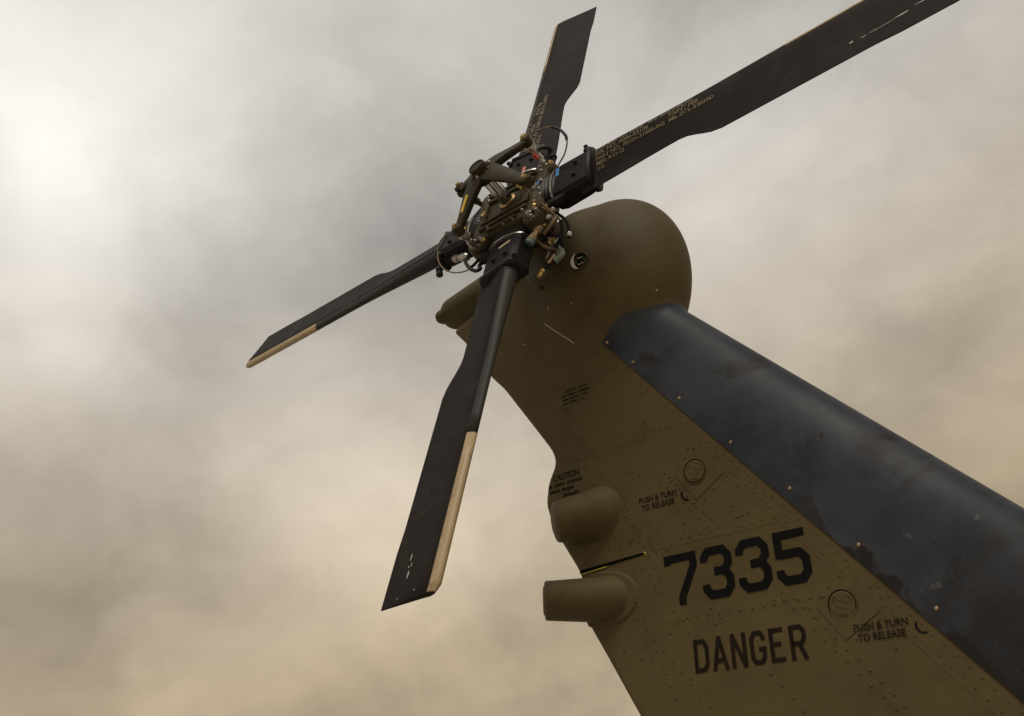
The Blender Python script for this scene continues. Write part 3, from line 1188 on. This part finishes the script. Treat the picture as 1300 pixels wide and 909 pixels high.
def nose_strip(r0, r1, amin, amax, off):
    """a strip wrapped round the leading edge"""
    rows = []
    rs = [r0, r0] + [r for r in stations if r0 < r < r1] + [r1, r1]
    for k, r in enumerate(rs):
        le = CLE - 0.016 * sstep(1.650, 1.690, r)
        T = 0.034 - 0.016 * sstep(0.38, 0.92, r)
        T *= 1 - 0.55 * sstep(1.65, 1.69, r)
        o = off if 0 < k < len(rs) - 1 else -0.001
        ang = [-amin] + [-amin + (amax + amin) * i / 16 for i in range(17)] + [amax]
        row = []
        for q, t in enumerate(ang):
            oo = o if 0 < q < len(ang) - 1 else -0.001
            row.append(bl(r, le - 0.046 + (0.046 + oo) * math.cos(t), (T + oo) * math.sin(t)))
        rows.append(row)
    bm = bmesh.new()
    vs = [[bm.verts.new(p) for p in r] for r in rows]
    for a, b in zip(vs, vs[1:]):
        for i in range(len(a) - 1):
            bm.faces.new((a[i], a[i + 1], b[i + 1], b[i]))
    bmesh.ops.recalc_face_normals(bm, faces=bm.faces)
    me = bpy.data.meshes.new('strip')
    bm.to_mesh(me)
    bm.free()
    me.polygons.foreach_set('use_smooth', [True] * len(me.polygons))
    return me


tan_me = nose_strip(1.161, 1.679, R(84), R(60), 0.0020)
tan_me.materials.append(TAN)
ero_me = nose_strip(0.392, 1.159, R(80), R(62), 0.0015)
ero_me.materials.append(EROSION)


def cuff_bm():
    """root cuff: a chamfered box shell round the blade root"""
    bm = bmesh.new()
    rings = []
    for (r, s, lo, hi) in [(0.185, 0.62, -0.042, 0.026), (0.205, 0.90, -0.050, 0.034), (0.235, 1.0, -0.054, 0.036), (0.350, 0.98, -0.050, 0.036),
                           (0.372, 0.95, -0.046, 0.034), (0.384, 0.90, -0.042, 0.030)]:
        cl, ct = 0.096 * s, -0.090 * s
        pts = [(ct + 0.012, hi), (cl - 0.030, hi), (cl - 0.006, hi - 0.014), (cl, hi - 0.030), (cl, lo + 0.018), (cl - 0.018, lo), (ct + 0.012, lo),
               (ct - 0.012, lo + 0.014), (ct - 0.016, lo + 0.034), (ct - 0.006, hi - 0.012)]
        rings.append([bl(r, c, h) for c, h in pts])
    loft(bm, rings)
    return bm


def lip_bm():
    bm = bmesh.new()
    rings = []
    for (r, g) in [(0.364, 0.003), (0.369, 0.009), (0.380, 0.009), (0.386, 0.003)]:
        cl, ct, hi, lo = 0.090 + g, -0.086 - g, 0.033 + g, -0.046 - g
        pts = [(ct + 0.012, hi), (cl - 0.024, hi), (cl, hi - 0.024), (cl, lo + 0.018), (cl - 0.018, lo), (ct + 0.012, lo), (ct - 0.010, lo + 0.02), (ct - 0.010, hi - 0.02)]
        rings.append([bl(r, c, h) for c, h in pts])
    loft(bm, rings)
    return bm


bm = cuff_bm()
cuff_src = from_bm('root_cuff', bm, CUFF, None, True, 22)
cuff_me = cuff_src.data
bpy.data.objects.remove(cuff_src)
lip_src = from_bm('cuff_lip', lip_bm(), RUBBER, None, True, 25)
lip_me = lip_src.data
bpy.data.objects.remove(lip_src)


def mesh_only(bm, mat, smooth=True, angle=35):
    o = from_bm('m', bm, mat, None, smooth, angle)
    me = o.data
    bpy.data.objects.remove(o)
    return me


bm = bmesh.new()
lathe(bm, (0, 0, -0.002), (0, 0, 1), [(0, 0.013), (0.003, 0.013), (0.004, 0.009), (0.010, 0.009), (0.012, 0.006)], 8)
bolt_me = mesh_only(bm, CUFF)
bm = bmesh.new()
lathe(bm, (0, 0, -0.003), (0, 0, 1), [(0, 0.010), (0.004, 0.010), (0.0045, 0.0075), (0.013, 0.0075), (0.014, 0.005), (0.019, 0.0045)], 6)
steelbolt_me = mesh_only(bm, STEEL, False)
bm = bmesh.new()
lathe(bm, (0, 0, -0.02), (0, 0, 1), [(0, 0.016), (0.02, 0.018), (0.032, 0.016), (0.038, 0.009), (0.046, 0.008), (0.048, 0.004)], 12)
knob_me = mesh_only(bm, RUBBER)


def quad_mesh(fn, c0, c1, r0, r1, h0=0.0022, nn=2):
    bm = bmesh.new()
    P = [(r0, c0), (r1, c0), (r1, c1), (r0, c1)]
    top = [bm.verts.new(fn(r, c, 0.0012)) for r, c in P]
    bot = [bm.verts.new(fn(r, c, -0.003)) for r, c in P]
    bm.faces.new(top)
    bm.faces.new(bot[::-1])
    for i in range(4):
        j = (i + 1) % 4
        bm.faces.new((top[i], bot[i], bot[j], top[j]))
    return bm


def cuff_top(r, c, o):
    return bl(r, c, 0.036 + o)


def blade_surface(r, c):
    up, lo = section(r)
    cs = [p[0] for p in up][::-1]
    hs = [p[1] for p in up][::-1]
    return float(np.interp(c, cs, hs))


LINES = [('CAGE 78286  LOT 4500-20    MFD. 70102-31000 SAC', 0.405, 0.030, 0.41),
         ('SER. NO. A086-03106            PAINT PER', 0.405, 0.008, 0.43),
         ('PART NO. 70101-31000-042  MIL-DTL-53039D', 0.405, -0.014, 0.485),
         ('MFD. 8-21-12', 0.405, -0.036, 0.120),
         ('U.S.', 0.405, -0.058, 0.033)]


def blade_text(parent):
    for (tx, r0, c0, w) in LINES:
        me = font_mesh(tx, 0.024)
        xs = [v.co.x for v in me.vertices]
        sx = w / (max(xs) - min(xs))
        for v in me.vertices:
            r, c = r0 + v.co.x * sx, c0 + v.co.y
            v.co = bl(r, c, blade_surface(r, c) + 0.0024)
        link('stencil_text', me, INKGOLD, parent)['kind'] = 'stuff'


def flecks(parent, spots):
    for (r, c, lr, lc) in spots:
        bm = bmesh.new()
        k = 7
        vs = []
        for i in range(k):
            t = 2 * math.pi * i / k
            rr, cc = r + lr * math.cos(t) * random.uniform(0.5, 1.1), c + lc * math.sin(t) * random.uniform(0.4, 1.1)
            vs.append(bm.verts.new(bl(rr, cc, blade_surface(rr, cc) + 0.0011)))
        bm.faces.new(vs)
        from_bm('paint_chip', bm, CHIP, parent)


TAPE = {0: BLUE, 1: SALMON, 2: YELLOW, 3: CREAM}
WOFF = {0: 0.007, 1: -0.007, 2: 0.007, 3: -0.007}
blades = []
for k in range(4):
    b = bpy.data.objects.new('rotor_blade', blade_me)
    col.objects.link(b)
    b.parent = rotor
    b.location = (0, 0, WOFF[k])
    b.rotation_euler = (0, 0, k * math.pi / 2)
    for nm, me_ in (('leading_edge_strip', tan_me), ('erosion_guard', ero_me), ('root_cuff', cuff_me), ('cuff_lip', lip_me)):
        o = bpy.data.objects.new(nm, me_)
        col.objects.link(o)
        o.parent = b
    rotM = Euler((PITCH, 0, 0))
    for (r, c) in [(0.315, 0.035), (0.310, -0.030)]:
        o = bpy.data.objects.new('cuff_bolt', bolt_me)
        col.objects.link(o)
        o.parent = b
        o.location = bl(r, c, 0.036)
        o.rotation_euler = rotM
    o = bpy.data.objects.new('balance_knob', knob_me)
    col.objects.link(o)
    o.parent = b
    o.location = bl(0.362, 0.082, 0.020)
    o.rotation_euler = (PITCH - 0.6, 0, 0)
    tp = from_bm('colour_tape', quad_mesh(cuff_top, *{0: (0.015, 0.062), 1: (-0.01, 0.005), 2: (-0.03, 0.03), 3: (-0.015, 0.045)}[k],
                                          *{0: (0.222, 0.238), 1: (0.215, 0.275), 2: (0.245, 0.255), 3: (0.240, 0.250)}[k]), TAPE[k], b)
    blades.append(b)
blade_text(blades[0])
blade_text(blades[1])
flecks(blades[3], [(1.545, -0.082, 0.014, 0.004), (1.572, -0.070, 0.010, 0.003), (1.600, -0.075, 0.016, 0.005), (1.575, -0.082, 0.005, 0.003), (1.660, -0.02, 0.004, 0.003), (1.664, -0.10, 0.003, 0.003)])
flecks(blades[0], [(1.358, -0.109, 0.008, 0.005), (1.395, -0.113, 0.014, 0.002), (1.43, -0.112, 0.02, 0.002), (1.47, -0.112, 0.03, 0.002), (1.52, -0.108, 0.03, 0.003), (1.58, -0.10, 0.03, 0.003)])
blades[0]['label'] = 'blade reaching forward and up out of frame, yellow stencilling'
blades[1]['label'] = 'foreshortened blade pointing up with yellow stencilling'
blades[2]['label'] = 'blade pointing aft towards the left'
blades[3]['label'] = 'near blade hanging down with tan strip and chipped tip'


def rpart(name, bm, mat, smooth=True, angle=35, parent=None):
    return from_bm(name, bm, mat, rotor if parent is None else parent, smooth, angle)


# hub plates: a square casting with ribs, and the matching inner plate
bm = bmesh.new()
box(bm, (0, 0, 0.030), (0.345, 0.300, 0.040), None, 0.012)
box(bm, (0, 0, 0.0), (0.30, 0.27, 0.06), None, 0.01)
hub = rpart('hub_plate', bm, OLIVE2, True, 25)
bm = bmesh.new()
box(bm, (0, 0, -0.055), (0.33, 0.30, 0.03), None, 0.010)
rpart('inner_hub_plate', bm, OLIVE2, True, 25)
for (v0, w_) in [(-0.062, 0.014), (-0.098, 0.014), (-0.132, 0.012), (0.075, 0.016), (0.115, 0.014)]:
    bm = bmesh.new()
    box(bm, (-0.01 if v0 < 0 else 0.0, v0, 0.055), (0.24 if abs(v0) < 0.12 else 0.15, w_, 0.018), None, 0.005)
    rpart('hub_rib', bm, OLIVE2, True, 25, hub)
for u0 in (-0.115, 0.105):
    bm = bmesh.new()
    box(bm, (u0, 0.0, 0.055), (0.014, 0.12, 0.018), None, 0.005)
    rpart('hub_rib', bm, OLIVE2, True, 25, hub)
bm = bmesh.new()
lathe(bm, (0, 0, 0.03), (0, 0, 1), [(0, 0.068), (0.024, 0.060), (0.028, 0.054), (0.028, 0.042), (0.034, 0.039), (0.034, 0.031)], 28)
rpart('shaft_collar', bm, OLIVE2, True, 25, hub)
bm = bmesh.new()
lathe(bm, (0, 0, 0.060), (0, 0, 1), [(0, 0.038), (0.005, 0.038), (0.008, 0.032)], 24)
rpart('collar_ring', bm, BRASS, True, 25, hub)
for (a, b) in [(-0.135, -0.150), (0.140, -0.160), (0.140, 0.135), (-0.135, 0.135)]:
    bm = bmesh.new()
    lathe(bm, (a, b, -0.03), (0, 0, 1), [(0, 0.052), (0.070, 0.050), (0.078, 0.044), (0.078, 0.034), (0.070, 0.032)], 24)
    lug = rpart('hub_lug', bm, OLIVE2, True, 25)
    for t in (20, 140, 260):
        o = bpy.data.objects.new('lug_bolt', steelbolt_me)
        col.objects.link(o)
        o.parent = lug
        o.location = (a + 0.018 * math.cos(R(t)), b + 0.018 * math.sin(R(t)), 0.042)
for (a, b) in [(-0.15, -0.02), (-0.15, 0.02), (0.15, -0.02), (0.155, 0.03), (0.0, -0.135), (0.045, -0.135), (-0.05, 0.135), (0.05, 0.135), (-0.08, -0.11), (0.09, -0.115)]:
    o = bpy.data.objects.new('hub_bolt', steelbolt_me)
    col.objects.link(o)
    o.parent = hub
    o.location = (a, b, 0.050)
    o.scale = (0.8, 0.8, 0.8)

# rubber boots between the hub and the cuffs, with their coloured bands
for k in range(4):
    d = Vector((math.cos(k * math.pi / 2), math.sin(k * math.pi / 2), 0))
    t = Vector((-d.y, d.x, 0))
    bm = bmesh.new()
    rings = []
    for (r, s) in [(0.130, 0.86), (0.150, 1.0), (0.158, 0.92), (0.166, 1.02), (0.174, 0.92), (0.182, 1.02), (0.190, 0.92), (0.205, 0.98), (0.22, 0.8)]:
        rings.append([d * r + t * (0.088 * s * math.cos(a)) + Vector((0, 0, WOFF[k] + 0.046 * s * math.copysign(abs(math.sin(a)) ** 0.7, math.sin(a))))
                      for a in [2 * math.pi * i / 28 for i in range(28)]])
    loft(bm, rings)
    boot = rpart('root_boot', bm, RUBBER, True, 40)
    bm = bmesh.new()
    rings = []
    a0, a1 = {0: (55, 85), 1: (70, 110), 2: (95, 160), 3: (75, 130)}[k]
    for (r, s) in [(0.136, 1.05), (0.146, 1.05)]:
        rings.append([d * r + t * (0.088 * s * math.cos(R(a))) + Vector((0, 0, WOFF[k] + 0.046 * s * abs(math.sin(R(a))) ** 0.7)) for a in np.linspace(a0, a1, 9)])
    vs = [[bm.verts.new(p) for p in r] for r in rings]
    for i in range(8):
        bm.faces.new((vs[0][i], vs[0][i + 1], vs[1][i + 1], vs[1][i]))
    rpart('boot_band', bm, TAPE[k], True, 40, boot)
    bm = bmesh.new()
    rings = []
    for (r, s) in [(0.205, 1.06), (0.213, 1.06)]:
        rings.append([d * r + t * (0.088 * s * math.cos(a)) + Vector((0, 0, WOFF[k] + 0.046 * s * math.copysign(abs(math.sin(a)) ** 0.7, math.sin(a))))
                      for a in [2 * math.pi * i / 28 for i in range(28)]])
    loft(bm, rings, True)
    rpart('boot_clamp', bm, STEEL, True, 40, boot)

# drive shaft into the gearbox, pitch shaft outboard
bm = bmesh.new()
lathe(bm, (0, 0, -0.34), (0, 0, 1), [(0, 0.085), (0.05, 0.082), (0.06, 0.070), (0.16, 0.066), (0.17, 0.080), (0.20, 0.080), (0.21, 0.062), (0.29, 0.060)], 28)
rpart('drive_shaft', bm, OLIVE2, True, 30)
bm = bmesh.new()
cyl(bm, (0, 0, 0.06), (0, 0, 0.20), 0.0285, 0.0285, 28)
rpart('pitch_shaft', bm, CHROME, True)

# pitch beam: four tapering webbed arms on the pitch shaft
ARM0 = 57.0
bm = bmesh.new()
lathe(bm, (0, 0, 0.180), (0, 0, 1), [(0, 0.036), (0.01, 0.040), (0.045, 0.040), (0.051, 0.034)], 20)
for k in range(4):
    a = R(ARM0 + 90 * k)
    d = Vector((math.cos(a), math.sin(a), 0))
    t = Vector((-d.y, d.x, 0))
    rings = []
    for (r, w, lo, hi) in [(0.010, 0.046, 0.190, 0.230), (0.05, 0.043, 0.184, 0.224), (0.11, 0.036, 0.170, 0.207), (0.18, 0.025, 0.150, 0.180), (0.225, 0.017, 0.138, 0.166)]:
        rings.append([d * r + t * x + Vector((0, 0, z)) for x, z in
                      [(-w, hi), (-w + 0.006, hi + 0.003), (w - 0.006, hi + 0.003), (w, hi), (w, hi - 0.010), (0.006, hi - 0.014), (0.006, lo), (-0.006, lo), (-0.006, hi - 0.014), (-w, hi - 0.010)]])
    loft(bm, rings)
    lathe(bm, d * 0.236 + Vector((0, 0, 0.132)), (0, 0, 1), [(0, 0.018), (0.004, 0.021), (0.036, 0.021), (0.040, 0.017)], 16)
beam = rpart('pitch_beam', bm, BEAMOLIVE, True, 28)
bm = bmesh.new()
lathe(bm, (0, 0, 0.229), (0, 0, 1), [(0, 0.034), (0.004, 0.036), (0.026, 0.036), (0.030, 0.033), (0.030, 0.029), (0.026, 0.028)], 24)
rpart('beam_cap', bm, BEAMOLIVE, True, 25, beam)
for t in (30, 150, 270):
    o = bpy.data.objects.new('beam_bolt', steelbolt_me)
    col.objects.link(o)
    o.parent = beam
    o.location = (0.046 * math.cos(R(t)), 0.046 * math.sin(R(t)), 0.226)
# yellow tape on the aft arm
a = R(ARM0 + 180)
d = Vector((math.cos(a), math.sin(a), 0))
t = Vector((-d.y, d.x, 0))
bm = bmesh.new()
P = [(0.110, -0.008, 0.2135), (0.175, -0.008, 0.1880), (0.175, 0.008, 0.1880), (0.110, 0.008, 0.2135)]
top = [bm.verts.new(d * r + t * c + Vector((0, 0, z))) for r, c, z in P]
bot = [bm.verts.new(d * r + t * c + Vector((0, 0, z - 0.006))) for r, c, z in P]
bm.faces.new(top)
for i in range(4):
    j = (i + 1) % 4
    bm.faces.new((top[i], bot[i], bot[j], top[j]))
rpart('arm_tape', bm, YELLOW, False, 35, beam)
# knobs on the arm that points aft and up
a = R(ARM0 + 90)
d = Vector((math.cos(a), math.sin(a), 0))
t = Vector((-d.y, d.x, 0))
for (r, c, z) in [(0.236, 0.018, 0.172), (0.256, 0.0, 0.160), (0.250, -0.016, 0.150), (0.262, 0.012, 0.140)]:
    o = bpy.data.objects.new('arm_knob', knob_me)
    col.objects.link(o)
    o.parent = beam
    o.location = d * r + t * c + Vector((0, 0, z - 0.01))
    o.scale = (0.58, 0.58, 0.58)
    o.rotation_euler = (d * 0.8 + Vector((0, 0, 0.6))).to_track_quat('Z', 'Y').to_euler()
# pitch links
for k in range(4):
    a = R(ARM0 + 90 * k)
    d = Vector((math.cos(a), math.sin(a), 0))
    p0 = d * 0.236 + Vector((0, 0, 0.125))
    a2 = R(ARM0 + 90 * k - 4)
    p1 = Vector((math.cos(a2), math.sin(a2), 0)) * 0.225 + Vector((0, 0, 0.02))
    bm = bmesh.new()
    cyl(bm, p0, p1, 0.0105, 0.0105, 12)
    cyl(bm, p0.lerp(p1, 0.35), p0.lerp(p1, 0.62), 0.015, 0.015, 6)
    ln = rpart('pitch_link', bm, STEEL if k != 1 else OLIVE2, True, 30)
    for q, m in ((p0, STEEL), (p1, BRASS)):
        bm = bmesh.new()
        tt = Vector((-d.y, d.x, 0))
        lathe(bm, q - tt * 0.014, tt, [(0, 0.013), (0.004, 0.019), (0.024, 0.019), (0.028, 0.013)], 14)
        rpart('rod_end', bm, m, True, 30, ln)
    bm = bmesh.new()
    cyl(bm, d * 0.236 + Vector((0, 0, 0.168)), d * 0.236 + Vector((0, 0, 0.184)), 0.011, 0.009, 6)
    rpart('link_nut', bm, BRASS, False, 35, ln)
    bm = bmesh.new()                        # pitch horn from the link to the cuff
    kk = Vector((math.cos(R(90 * (k + 1))), math.sin(R(90 * (k + 1))), 0))
    q1 = kk * 0.235 + Vector((kk.y, -kk.x, 0)) * 0.085 + Vector((0, 0, 0.0))
    loft(bm, [[p1 + Vector((0, 0, 0.012)) + d * 0.02, p1 + Vector((0, 0, 0.012)) - d * 0.02, p1 - Vector((0, 0, 0.014)) - d * 0.02, p1 - Vector((0, 0, 0.014)) + d * 0.02],
              [q1 + Vector((0, 0, 0.022)) + kk * 0.05, q1 + Vector((0, 0, 0.022)) - kk * 0.05, q1 - Vector((0, 0, 0.026)) - kk * 0.05, q1 - Vector((0, 0, 0.026)) + kk * 0.05]])
    rpart('pitch_horn', bm, CUFF, True, 25)


# ------------------------------------------------------------------ de-ice harness, hoses and fittings
def cable(name, pts, r, mat, seg=8, label=None):
    bm = bmesh.new()
    tube(bm, pts, r, seg)
    o = rpart(name, bm, mat, True, 60)
    if label:
        o['label'] = label
    return o


cable('harness_cable', [(0.117, 0.227, 0.150), (0.170, 0.218, 0.160), (0.220, 0.202, 0.160), (0.267, 0.178, 0.155), (0.294, 0.152, 0.140), (0.315, 0.114, 0.125),
                        (0.315, 0.084, 0.110), (0.288, 0.064, 0.085), (0.251, 0.061, 0.065), (0.224, 0.065, 0.050)], 0.0030, CABLE)
cable('cable_sleeve', [(0.262, 0.181, 0.156), (0.294, 0.152, 0.140), (0.315, 0.114, 0.125), (0.3155, 0.095, 0.116)], 0.0058, RUBBER)
cable('harness_cable', [(-0.149, -0.149, 0.140), (-0.231, -0.109, 0.120), (-0.299, -0.088, 0.100), (-0.319, -0.124, 0.085), (-0.311, -0.182, 0.070), (-0.287, -0.225, 0.050),
                        (-0.248, -0.248, 0.030), (-0.203, -0.261, 0.020), (-0.174, -0.250, 0.010)], 0.0030, CABLE)
cable('hose', [(-0.245, -0.137, 0.0), (-0.226, -0.178, 0.0), (-0.179, -0.247, 0.010), (-0.141, -0.284, 0.010), (-0.117, -0.285, 0.010), (-0.140, -0.242, 0.0), (-0.10, -0.20, 0.0)], 0.0075, RUBBER, 10)
cable('hose', [(-0.185, -0.240, 0.010), (-0.175, -0.215, 0.0), (-0.150, -0.190, 0.0)], 0.0060, RUBBER, 10)
cable('harness_rod', [(0.146, -0.106, 0.150), (0.162, -0.112, 0.105), (0.196, -0.155, 0.050), (0.230, -0.196, -0.020)], 0.0048, CABLE)
cable('hose', [(0.229, -0.189, 0.0), (0.206, -0.225, 0.0), (0.158, -0.227, -0.020)], 0.0062, CABLE)
cable('hose', [(0.128, -0.205, -0.030), (0.170, -0.222, -0.040), (0.214, -0.242, -0.050)], 0.0075, RUBBER)
cable('hose', [(0.230, -0.196, -0.020), (0.224, -0.215, -0.040), (0.206, -0.240, -0.060), (0.170, -0.240, -0.080), (0.12, -0.22, -0.10)], 0.0080, RUBBER)
cable('hose', [(0.15, -0.10, 0.0), (0.20, -0.13, -0.02), (0.235, -0.18, -0.05), (0.22, -0.22, -0.09)], 0.0065, RUBBER)
cable('hose', [(0.09, -0.19, -0.02), (0.14, -0.25, -0.06), (0.17, -0.22, -0.12), (0.10, -0.15, -0.16)], 0.0060, CABLE)
cable('harness_cable', [(0.120, 0.200, 0.110), (0.150, 0.190, 0.09), (0.165, 0.165, 0.06), (0.160, 0.140, 0.045)], 0.0032, RUBBER)


def fitting(p0, p1, r, mat, name='fitting', nut=True):
    p0, p1 = Vector(p0), Vector(p1)
    L = (p1 - p0).length
    bm = bmesh.new()
    lathe(bm, p0, p1 - p0, [(0, r * 0.7), (L * 0.12, r * 0.7), (L * 0.14, r), (L * 0.38, r), (L * 0.40, r * 0.75), (L * 0.60, r * 0.75), (L * 0.62, r * 0.95), (L * 0.90, r * 0.95), (L, r * 0.6)], 6 if nut else 12)
    return rpart(name, bm, mat, not nut, 30)


fitting((-0.322, -0.084, 0.0), (-0.226, -0.134, 0.0), 0.0185, STEEL, 'hose_connector', False)['label'] = 'dull metal hose connector on the aft blade root'
fitting((-0.322, -0.190, 0.052), (-0.319, -0.236, 0.038), 0.015, RUBBER, 'dangling_plug', False)
fitting((0.155, -0.185, 0.0), (0.108, -0.272, 0.0), 0.0165, COPPER, 'hose_connector', False)['label'] = 'copper coloured hose connector beside the hanging blade'
fitting((0.118, -0.252, 0.0), (0.108, -0.272, 0.0), 0.018, TEAL, 'connector_band', False)
for (p, q, r, m) in [((0.135, -0.112, 0.030), (0.150, -0.100, 0.060), 0.010, BRASS), ((0.181, -0.158, 0.005), (0.186, -0.150, 0.045), 0.012, BRASS),
                     ((0.191, -0.176, -0.02), (0.199, -0.190, 0.02), 0.013, STEEL), ((0.161, -0.199, -0.01), (0.172, -0.175, 0.02), 0.013, BRASS),
                     ((0.135, -0.189, -0.095), (0.150, -0.175, -0.060), 0.015, BRASS), ((0.167, -0.120, 0.010), (0.172, -0.110, 0.045), 0.010, STEEL),
                     ((0.205, -0.14, 0.0), (0.215, -0.16, 0.02), 0.010, STEEL), ((0.150, -0.14, 0.045), (0.156, -0.13, 0.062), 0.010, BRASS),
                     ((0.12, -0.165, 0.04), (0.125, -0.16, 0.06), 0.009, STEEL),
                     ((0.108, 0.222, 0.165), (0.128, 0.235, 0.160), 0.013, BRASS), ((0.120, 0.189, 0.125), (0.124, 0.200, 0.095), 0.010, BRASS),
                     ((0.131, 0.179, 0.060), (0.150, 0.165, 0.045), 0.012, STEEL), ((0.141, 0.174, 0.030), (0.120, 0.150, 0.050), 0.012, STEEL),
                     ((0.165, 0.15, 0.04), (0.185, 0.135, 0.05), 0.011, BRASS), ((0.140, -0.100, 0.150), (0.158, -0.112, 0.130), 0.013, BRASS),
                     ((-0.20, -0.06, 0.05), (-0.185, -0.085, 0.055), 0.010, STEEL), ((-0.145, -0.155, 0.150), (-0.155, -0.140, 0.135), 0.012, BRASS),
                     ((-0.155, -0.165, 0.02), (-0.135, -0.190, 0.03), 0.011, STEEL), ((-0.10, -0.17, 0.05), (-0.085, -0.18, 0.058), 0.010, BRASS)]:
    fitting(p, q, r, m)
fitting((0.128, 0.172, 0.100), (0.140, 0.160, 0.080), 0.010, RED, 'red_plug')
# grey-green L connector with its dangling brass end
cable('harness_connector', [(0.140, -0.195, -0.10), (0.180, -0.262, -0.10), (0.188, -0.280, -0.10), (0.178, -0.292, -0.10), (0.160, -0.300, -0.10)], 0.0125, GREYGREEN, 10)
cable('connector_band', [(0.150, -0.211, -0.10), (0.157, -0.223, -0.10)], 0.0138, TEAL, 10)
cable('connector_band', [(0.168, -0.297, -0.10), (0.160, -0.301, -0.10)], 0.0138, TEAL, 10)
fitting((0.157, -0.266, -0.095), (0.130, -0.302, -0.095), 0.009, COPPER)
cable('hose', [(0.133, -0.298, -0.10), (0.120, -0.310, -0.10), (0.106, -0.320, -0.10)], 0.007, RUBBER)
fitting((0.107, -0.318, -0.10), (0.090, -0.348, -0.10), 0.0135, BRASS)
fitting((0.090, -0.372, -0.13), (0.086, -0.384, -0.13), 0.010, RUBBER, 'dangling_plug', False)
# silver tape straps
for pts in ([(0.172, -0.170, -0.09), (0.150, -0.188, -0.092), (0.135, -0.211, -0.094), (0.118, -0.240, -0.096), (0.112, -0.262, -0.096)],):
    bm = bmesh.new()
    P = smooth_path(pts, 5)
    L, Rr, L2, R2 = [], [], [], []
    for i, p in enumerate(P):
        w = 0.011 * math.sin(math.pi * (0.12 + 0.76 * i / (len(P) - 1)))
        s = Vector((0.75, 0.35, 0.5)).normalized() * w
        L.append(bm.verts.new(p + s))
        Rr.append(bm.verts.new(p - s))
        L2.append(bm.verts.new(p + s - Vector((0, 0, 0.004))))
        R2.append(bm.verts.new(p - s - Vector((0, 0, 0.004))))
    for i in range(len(P) - 1):
        bm.faces.new((L[i], L[i + 1], Rr[i + 1], Rr[i]))
        bm.faces.new((L2[i], R2[i], R2[i + 1], L2[i + 1]))
        bm.faces.new((L[i], L2[i], L2[i + 1], L[i + 1]))
        bm.faces.new((Rr[i], Rr[i + 1], R2[i + 1], R2[i]))
    rpart('tape_strap', bm, SILVER, True, 40)
fitting((0.222, -0.205, -0.085), (0.236, -0.219, -0.071), 0.009, SILVER, 'tape_wrap', False)
